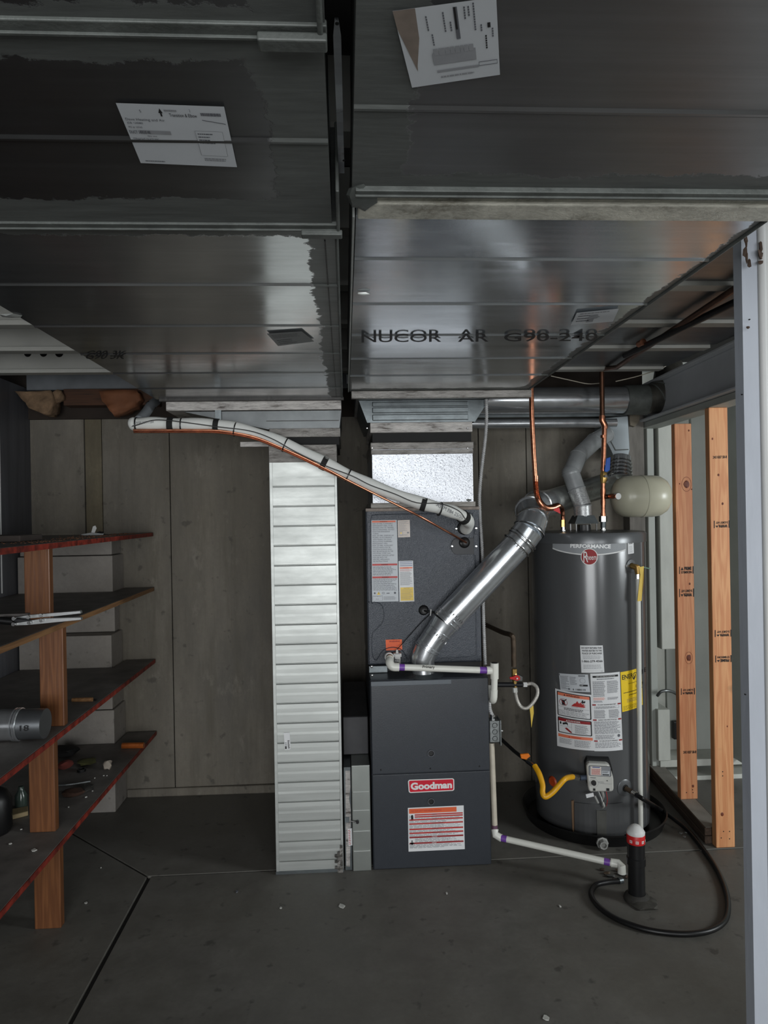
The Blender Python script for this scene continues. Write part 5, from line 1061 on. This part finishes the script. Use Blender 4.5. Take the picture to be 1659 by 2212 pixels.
# ================================================================ ROUND DUCT + RIGHT OVERHEAD
rd_ = root('round_duct', 'shiny horizontal round duct with grey sealed elbow high at the back', 'duct', (1.2, 3.72, 2.1))
zr = P(1250, 865, 3.72).z
tube('shiny_duct', [(.62, 3.72, zr+.002), (P(1350, 862, 3.72).x, 3.72, zr)], .072, shiny, rd_, 40)
tube('sealed_collar', [P(1348, 864, 3.72), P(1394, 864, 3.72)], [.080, .083], seal_grey, rd_, 32)
tube('adjustable_elbow', [P(1390, 864, 3.72), P(1412, 862, 3.72), P(1428, 850, 3.72), P(1440, 832, 3.74), P(1442, 808, 3.8), P(1446, 790, 3.84)], [.080, .082, .078, .076, .072, .072], M('aged_elbow', sr(86, 84, 78), .45, .6, .4, 18, .2, 50), rd_, 28, True, 0)
for px, py, d_ in ((1394, 864, (1, 0, 0)), (1418, 858, (1, 0, .5)), (1436, 840, (.5, 0, 1))): bead(rd_, P(px, py, 3.72), d_, .080, seal_grey, .004, .004)
rd2 = root('rectangular_duct', 'low flat galvanised duct below the shiny round duct on the back wall', 'duct', (1.1, 3.85, 2.1))
tube('rolled_edge', [(.62, 3.79, zr-.112), (P(1330, 890, 3.79).x, 3.79, zr-.116)], .026, shiny, rd2, 24); box('flat_panel', .62, P(1345, 890, 3.9).x, 3.83, 3.98, 2.13, 2.2, galv, rd2, .003)
o = blob('mastic_lump', P(1366, 880, 3.80), (.06, .05, .045), seal_grey, rd_, .15, 2, 3)
cw = box('corner_post', P(1358, 1000, 3.9).x, P(1392, 1000, 3.9).x, 3.9, 3.985, 0, 2.125, M('grey_wood', sr(112, 108, 102), .8, 0, .25, 8, .3, 40, (6, 6, 1)), None, .003); tag(cw, 'weathered grey wooden post against the back wall behind the water heater', 'post')
cw = prism('wood_block', [P(1360, 892, 3.86), P(1384, 890, 3.86), P(1381, 910, 3.86), P(1372, 922, 3.86), P(1361, 918, 3.86)], (0, .03, 0), M('block_wood', sr(120, 112, 98), .8, 0, .25, 12), None, .003); tag(cw, 'small grey wooden block wedged under the sealed elbow', 'block')
ov = root('overhead_pipe', 'aged copper pipe running overhead from the cold riser past the white post', 'pipe', P(1300, 795, 3.49))
zo = P(1300, 797, 3.49).z-.005; zo2 = 2.262
tube('run', [P(1300, 797, 3.49), Vector((P(1300, 797, 3.49).x+.002, 3.3, zo2)), Zp(1590, 622, zo2), Zp(1800, 500, zo2)], .0115, copperd, ov, 12); blob('elbow', P(1300, 796, 3.49), (.016, .016, .016), copper, ov, .05, 2)
for px in (1385,): c_ = Zp(px, 741, zo2); tube('coupling', [c_-Vector((0, .02, 0)), c_+Vector((0, .02, 0))], .014, copper, ov, 12)
ov2 = root('overhead_pipe', 'black iron pipe running overhead beside the aged copper pipe', 'pipe', Zp(1500, 690, 2.24))
tube('run', [Zp(1350, 768, 2.25), Zp(1590, 652, 2.25), Zp(1800, 550, 2.25)], .013, iron, ov2, 12)
for i, (pts_, lab_) in enumerate((([(1150, 803), (1200, 801), (1260, 795), (1296, 792)], 'thin pale wire strung along the joist right of the trunk duct'), ([(1190, 812), (1235, 822), (1270, 829), (1303, 827)], 'thin sagging wire just above the shiny round duct'), ([(1330, 824), (1380, 812), (1425, 797), (1440, 790)], 'thin wire running up toward the sealed elbow'))):
    o = tube('wire', [P(a_, b_, 3.505 if (i == 1 and a_ == 1303) else 3.6) for a_, b_ in pts_], .0025, pvcdirty, None, 6, True, 5); tag(o, lab_, 'wire')

# ================================================================ INSULATION OVER BACK WALL, LEFT
def sheetblob(name, pts, Y, th, m, label, seed):
    o = prism(name, [P(px, py, Y) for px, py in pts], (0, th, 0), m, None, 0)
    bm = bmesh.new(); bm.from_mesh(o.data); bmesh.ops.triangulate(bm, faces=bm.faces); bmesh.ops.subdivide_edges(bm, edges=bm.edges, cuts=2, use_grid_fill=True); rd = random.Random(seed)
    for v in bm.verts: v.co += Vector((rd.uniform(-.004, .004), rd.uniform(-.012, .012), rd.uniform(-.004, .004)))
    bm.to_mesh(o.data); bm.free(); tag(o, label, 'insulation')
    for p_ in o.data.polygons: p_.use_smooth = True
sheetblob('insulation_batt', [(30, 845), (110, 843), (113, 862), (110, 885), (100, 896), (88, 893), (62, 880), (48, 865)], 3.78, .12, insul, 'tan crumpled insulation batt hanging over the wall at far left', 1)
sheetblob('insulation_batt', [(210, 843), (296, 843), (302, 862), (290, 878), (262, 892), (244, 898), (234, 880), (222, 866)], 3.78, .10, insul2, 'orange brown kraft faced insulation flap near the white line', 2)
o = blob('insulation_tuft', P(126, 857, 3.85), (.035, .05, .035), insul, None, .2, 2, 6); tag(o, 'small round tuft of insulation between the two hanging flaps', 'insulation')
o = box('sill_plate', P(135, 860, 3.86).x, P(338, 860, 3.86).x, 3.87, 3.96, 2.19, 2.28, rimw, None, .004); tag(o, 'orange brown wooden sill plate on top of the back wall', 'plate')
o = blob('bent_tab', Zp(24, 683, ZB-.003), (.03, .012, .005), galv_bright, ld, .3, 1, 4)

# ================================================================ PIER AND SHELVES
pier = root('concrete_pier', 'stepped pale concrete block pier in the corner behind the shelves', 'pier', (-1.5, 3.9, 0))
for z0, z1, yfr, xr in ((0, .545, 3.79, -1.252), (.548, .945, 3.80, -1.262), (.948, 1.16, 3.90, -1.275), (1.163, 1.372, 3.80, -1.25), (1.375, 1.462, 3.83, -1.262)):
    box('block', LW+.005, xr, yfr, BW-.005, z0, z1, blockc, pier, .004)
sh = root('shelving', 'built-in wooden shelves with red painted edges along the left wall', 'shelf', (-1.42, 3.0, 0))
zsh = (1.488, 1.181, .776, .371)
for i, z_ in enumerate(zsh):
    xe = -1.082; pts = [(LW+.005, 1.6), (xe, 1.6), (xe, 3.97), (-1.24, 3.97), (-1.24, 3.775), (LW+.005, 3.775)]
    s_ = prism('shelf', [(x, y, z_-.022) for x, y in pts], (0, 0, .022), shelftop, sh, .001)
    e_ = box('front_edge', xe, xe+.0035, 1.6, 3.972, z_-.0215, z_-.001, shelfw if i == 1 else rededge, sh); e_['label'] = 'bare wood front edge' if i == 1 else 'red painted front edge'
def post(px0, px1, py, za, zb, Y=2.74): 
    a_ = P(px0, py, Y).x; b_ = P(px1, py, Y).x; o = box('upright', a_, b_, Y, Y+.036, za, zb, postw, sh, .003)
post(52, 107, 1250, zsh[1]+.001, zsh[0]-.023, 2.80); post(85, 137, 1450, zsh[2]+.001, zsh[1]-.023); post(62, 118, 1690, zsh[3]+.001, zsh[2]-.023); post(73, 130, 1900, 0, zsh[3]-.023)
# things on the shelves
pt = root('duct_offcut', 'short shiny galvanised pipe offcut lying on the third shelf', 'pipe', P(50, 1575, 2.6))
YQ = 2.58; rq = .058; zq = zsh[2]+rq+.002; a = P(98, 1540, YQ).x
tube('pipe', [(a-.36, YQ, zq), (a-.10, YQ, zq)], [rq-.003, rq-.003], shiny, pt, 36, True, 0, False); tube('crimped_end', [(a-.10, YQ, zq), (a, YQ, zq)], [rq-.005, rq-.005], M('offcut_end', sr(150, 154, 158), .35, .9, .1, 10), pt, 36)
for x_ in (-.105, -.095, -.088): bead(pt, (a+x_, YQ, zq), (1, 0, 0), rq-.003)
L = Lab(); L.text('18', 0, 0, 1, 1, dots, 0); L.build('handwriting', pt, planar([Vector((a-.065, YQ-rq+.001, zq+.012)), Vector((a-.035, YQ-rq+.001, zq+.012)), Vector((a-.035, YQ-rq+.001, zq-.008)), Vector((a-.065, YQ-rq+.001, zq-.008))], F))
# scissor bracket arms on shelf 2
ba = root('folding_bracket', 'silver folding bracket with two parallel arms lying on the second shelf', 'bracket', P(80, 1345, 2.5))
zb_ = zsh[1]+.004
al = M('cast_aluminium', sr(170, 172, 172), .4, .8, .15, 30)
def arm(pp, h, m, nm_): 
    f_ = [P(x_, y_, Yb) for x_, y_ in pp]
    return prism(nm_, f_, (0, .02, 0), m, ba, .002)
Yb = 2.32
arm([(60, 1329), (120, 1324), (172, 1319), (174, 1326), (120, 1331), (92, 1333), (30, 1340), (28, 1334)], 0, al, 'arm'); Yb = 2.29
arm([(90, 1337), (120, 1336), (173, 1333), (175, 1340), (120, 1344), (60, 1350), (30, 1352), (29, 1346), (60, 1342)], 0, al, 'arm'); Yb = 2.30
for pts_ in ([(30, 1336), (60, 1338), (62, 1346), (30, 1350)],): arm(pts_, 0, iron, 'pivot_link')
for px, py in ((31, 1336), (62, 1333), (89, 1329), (30, 1348), (64, 1345), (90, 1340)): disc('rivet', P(px, py, 2.285), F, .006, .006, chrome, ba, 12)
tube('spring_rod', [P(0, 1340, 2.31), P(30, 1343, 2.31)], .012, black, ba, 10); box('bar_end', *(lambda a_, b_: (a_.x, b_.x, 2.34, 2.36, a_.z, b_.z))(P(-30, 1334, 2.34), P(60, 1325, 2.34)), M('dark_bar', sr(84, 80, 78), .5, .3), ba, .002)
# shelf 1: metal clip + sawdust + scrap
mc = root('metal_latch', 'small silver and black metal latch on the top shelf', 'latch', P(205, 1145, 3.6))
zz = zsh[0]+.002; c = P(200, 1148, 3.5); prism('base_arm', [(c.x-.05, 3.5, zz), (c.x+.05, 3.5, zz), (c.x+.055, 3.5, zz+.008), (c.x-.01, 3.5, zz+.014), (c.x-.06, 3.5, zz+.006)], (0, .03, 0), al, mc, .001)
prism('upright_tab', [(c.x-.012, 3.51, zz+.01), (c.x+.004, 3.51, zz+.008), (c.x+.016, 3.51, zz+.035), (c.x+.010, 3.51, zz+.048), (c.x-.002, 3.51, zz+.044)], (0, .004, 0), white, mc, .001); blob('black_grip', (c.x+.03, 3.515, zz+.012), (.02, .012, .008), black, mc, .2, 1)
bm = bmesh.new(); rd = random.Random(2)
for k in range(420):
    x = -1.085-abs(rd.gauss(0, .09))-.004; y = rd.uniform(2.5, 3.75); z_ = zsh[0]+.001; s_ = rd.uniform(.002, .006)
    r_ = bmesh.ops.create_icosphere(bm, subdivisions=1, radius=s_)
    for v in r_['verts']: v.co = Vector((x+v.co.x, y+v.co.y, z_+abs(v.co.z)*.8))
o = bmo('sawdust', bm, M('sawdust', sr(140, 96, 70), .9, 0, .4, 90)); tag(o, 'layer of brown sawdust and crumbs on the top shelf', 'sawdust'); o['kind'] = 'stuff'
o = box('scrap_board', LW+.02, P(80, 1155, 2.9).x, 2.75, 2.95, zz, zz+.024, M('scrap_dark', sr(70, 62, 58), .8, 0, .3), None, .003); tag(o, 'dark scrap board lying at the left end of the top shelf', 'board')
# shelf 3 stick, shelf 4 junk
def lying(name, p0, p1, r_, m, label, cat, z_): 
    a_ = Zp(*p0, z_+r_); b_ = Zp(*p1, z_+r_); o = tube(name, [a_, b_], r_, m, None, 8, False); tag(o, label, cat); return o
lying('wood_stick', (156, 1512), (200, 1511), .009, shelfw, 'short wooden stick on the third shelf behind the post', 'stick', zsh[2])
o = lying('brush_tip', (200, 1511), (209, 1512), .004, iron, 'dark metal tip at the end of the short wooden stick', 'tip', zsh[2])
s4 = zsh[3]
lying('copper_stub', (264, 1611), (311, 1610), .015, M('orange_tube', sr(170, 92, 40), .35, .3, .3, 30), 'short orange copper coloured tube at the far end of the bottom shelf', 'tube', s4)
def lump(name, px, py, s_, m, label, cat, seed, am=.25, z_=None):
    z_ = s4 if z_ is None else z_; c_ = Zp(px, py, z_+s_[2]); o = blob(name, c_, s_, m, None, am, 2, seed); tag(o, label, cat)
lump('plaster_lump', 232, 1652, (.022, .02, .022), M('plaster', sr(150, 140, 128), .8, 0, .2, 30), 'pale plaster lump on the bottom shelf', 'lump', 11)
lump('green_pad', 188, 1645, (.045, .05, .010), M('olive_cloth', sr(92, 92, 52), .9, 0, .3, 30), 'crumpled olive green cloth on the bottom shelf', 'cloth', 12)
lump('red_rag', 140, 1652, (.035, .04, .018), M('dull_red_cloth', sr(110, 48, 40), .9, 0, .3, 30), 'dull red rag beside the olive cloth on the bottom shelf', 'rag', 13)
lump('black_bag', 140, 1622, (.07, .05, .025), blackm, 'black crumpled bag at the back of the bottom shelf', 'bag', 14)
c_ = Zp(176, 1662, s4+.01); o = lathe('black_ring', [(.014, 0), (.02, 0), (.02, .012), (.014, .012), (.014, 0)], (c_.x, c_.y, s4+.001), black, None, 20); tag(o, 'small black plastic ring in front of the olive cloth', 'ring')
o = tube('metal_rod', [Zp(118, 1697, s4+.008), Zp(150, 1695, s4+.012), Zp(195, 1688, s4+.008)], .005, boxg, None, 8, True, 4); tag(o, 'thin grey metal rod lying on the bottom shelf', 'rod')
lump('brown_tool', 160, 1712, (.05, .03, .016), M('brown_leather', sr(74, 52, 42), .7, 0, .4, 30), 'brown leather tool pouch near the front of the bottom shelf', 'pouch', 15)
lump('dust_pile', 185, 1702, (.03, .04, .008), M('dust', sr(60, 58, 54), .9, 0, .3, 60), 'low dark dust pile beside the leather pouch', 'dust', 16, .4)
bk = root('plastic_jug', 'black rounded jug at the left end of the bottom shelf', 'jug', Zp(8, 1790, s4))
c_ = Zp(2, 1800, s4); lathe('body', [(0, .004), (.06, .004), (.068, .02), (.068, .13), (.05, .165), (.022, .18), (.022, .2), (0, .2)], (c_.x-.03, c_.y, s4), black, bk, 32)
c_ = Zp(46, 1748, s4); bb = root('small_bottle', 'small dark green glass bottle on the bottom shelf', 'bottle', (c_.x, c_.y, s4)); lathe('body', [(0, .002), (.022, .002), (.024, .012), (.024, .06), (.012, .08), (.010, .095), (0, .095)], (c_.x, c_.y, s4), M('bottle_glass', sr(60, 72, 66), .15, 0, .2), bb, 24)
o = prism('wood_offcut', [Zp(24, 1757, s4+.001), Zp(60, 1750, s4+.001), Zp(61, 1762, s4+.001), Zp(26, 1771, s4+.001)], (0, 0, .018), M('pale_offcut', sr(140, 124, 92), .7, 0, .2, 20), None, .002); tag(o, 'pale wood offcut beside the small bottle on the bottom shelf', 'offcut')

# ================================================================ LITTER CHIPS
chip = M('white_chip', sr(196, 196, 190), .6, 0, .15, 60)
def litter(px, py, s_, label, z_=0, m=chip, seed=0):
    c_ = Zp(px, py, z_+.001); rd = random.Random(seed+int(px)); n = 6
    o = prism('chip', [(c_.x+s_*rd.uniform(.5, 1.1)*math.cos(2*math.pi*k/n), c_.y+s_*1.3*rd.uniform(.5, 1.1)*math.sin(2*math.pi*k/n), c_.z) for k in range(n)], (0, 0, .003), m); tag(o, label, 'chip', 'litter chips')
litter(738, 1958, .014, 'largest pale chip on the floor in front of the filter slot duct')
litter(606, 1962, .006, 'small white chip on the floor before the tall bright duct')
litter(965, 1930, .006, 'small white chip on the floor in front of the furnace')
litter(1210, 1958, .007, 'small white chip on the floor left of the hose loop')
litter(512, 1926, .009, 'dark fleck on the floor left of the tall bright duct', 0, ink2)
litter(186, 1951, .007, 'bright sliver on the floor just right of the lowest shelf post')
litter(1180, 2200, .012, 'pale sliver at the bottom edge of the photo', 0, chip, 4)
litter(218, 1875, .004, 'tiny white chip on the floor beside the slab joint')
litter(74, 1837, .010, 'larger white chip on the bottom shelf near the front edge', s4)
litter(22, 1823, .006, 'white chip on the bottom shelf at far left', s4)
for k, (px, py, s_) in enumerate(((148, 1744, .004), (224, 1676, .004), (231, 1676, .003), (205, 1681, .004), (200, 1709, .004), (186, 1722, .005), (46, 1792, .004))):
    litter(px, py, s_, 'tiny white crumb on the bottom shelf, ' + ('near the front post', 'left one before the plaster lump', 'right one before the plaster lump', 'behind the dust pile', 'right of the dust pile', 'in front of the leather pouch', 'beside the pale offcut')[k], s4, chip, k)
for k, (px, py) in enumerate(((1470, 1800), (1482, 1798), (1478, 1807), (1508, 1825))):
    litter(px, py, .010-.001*k, 'pale litter scrap on the floor between drain pan and right stud, ' + ('leftmost', 'beside the hose', 'nearest the hose underside', 'at the stud foot')[k], 0, M('scrap_pale', sr(130, 132, 132), .5), k)
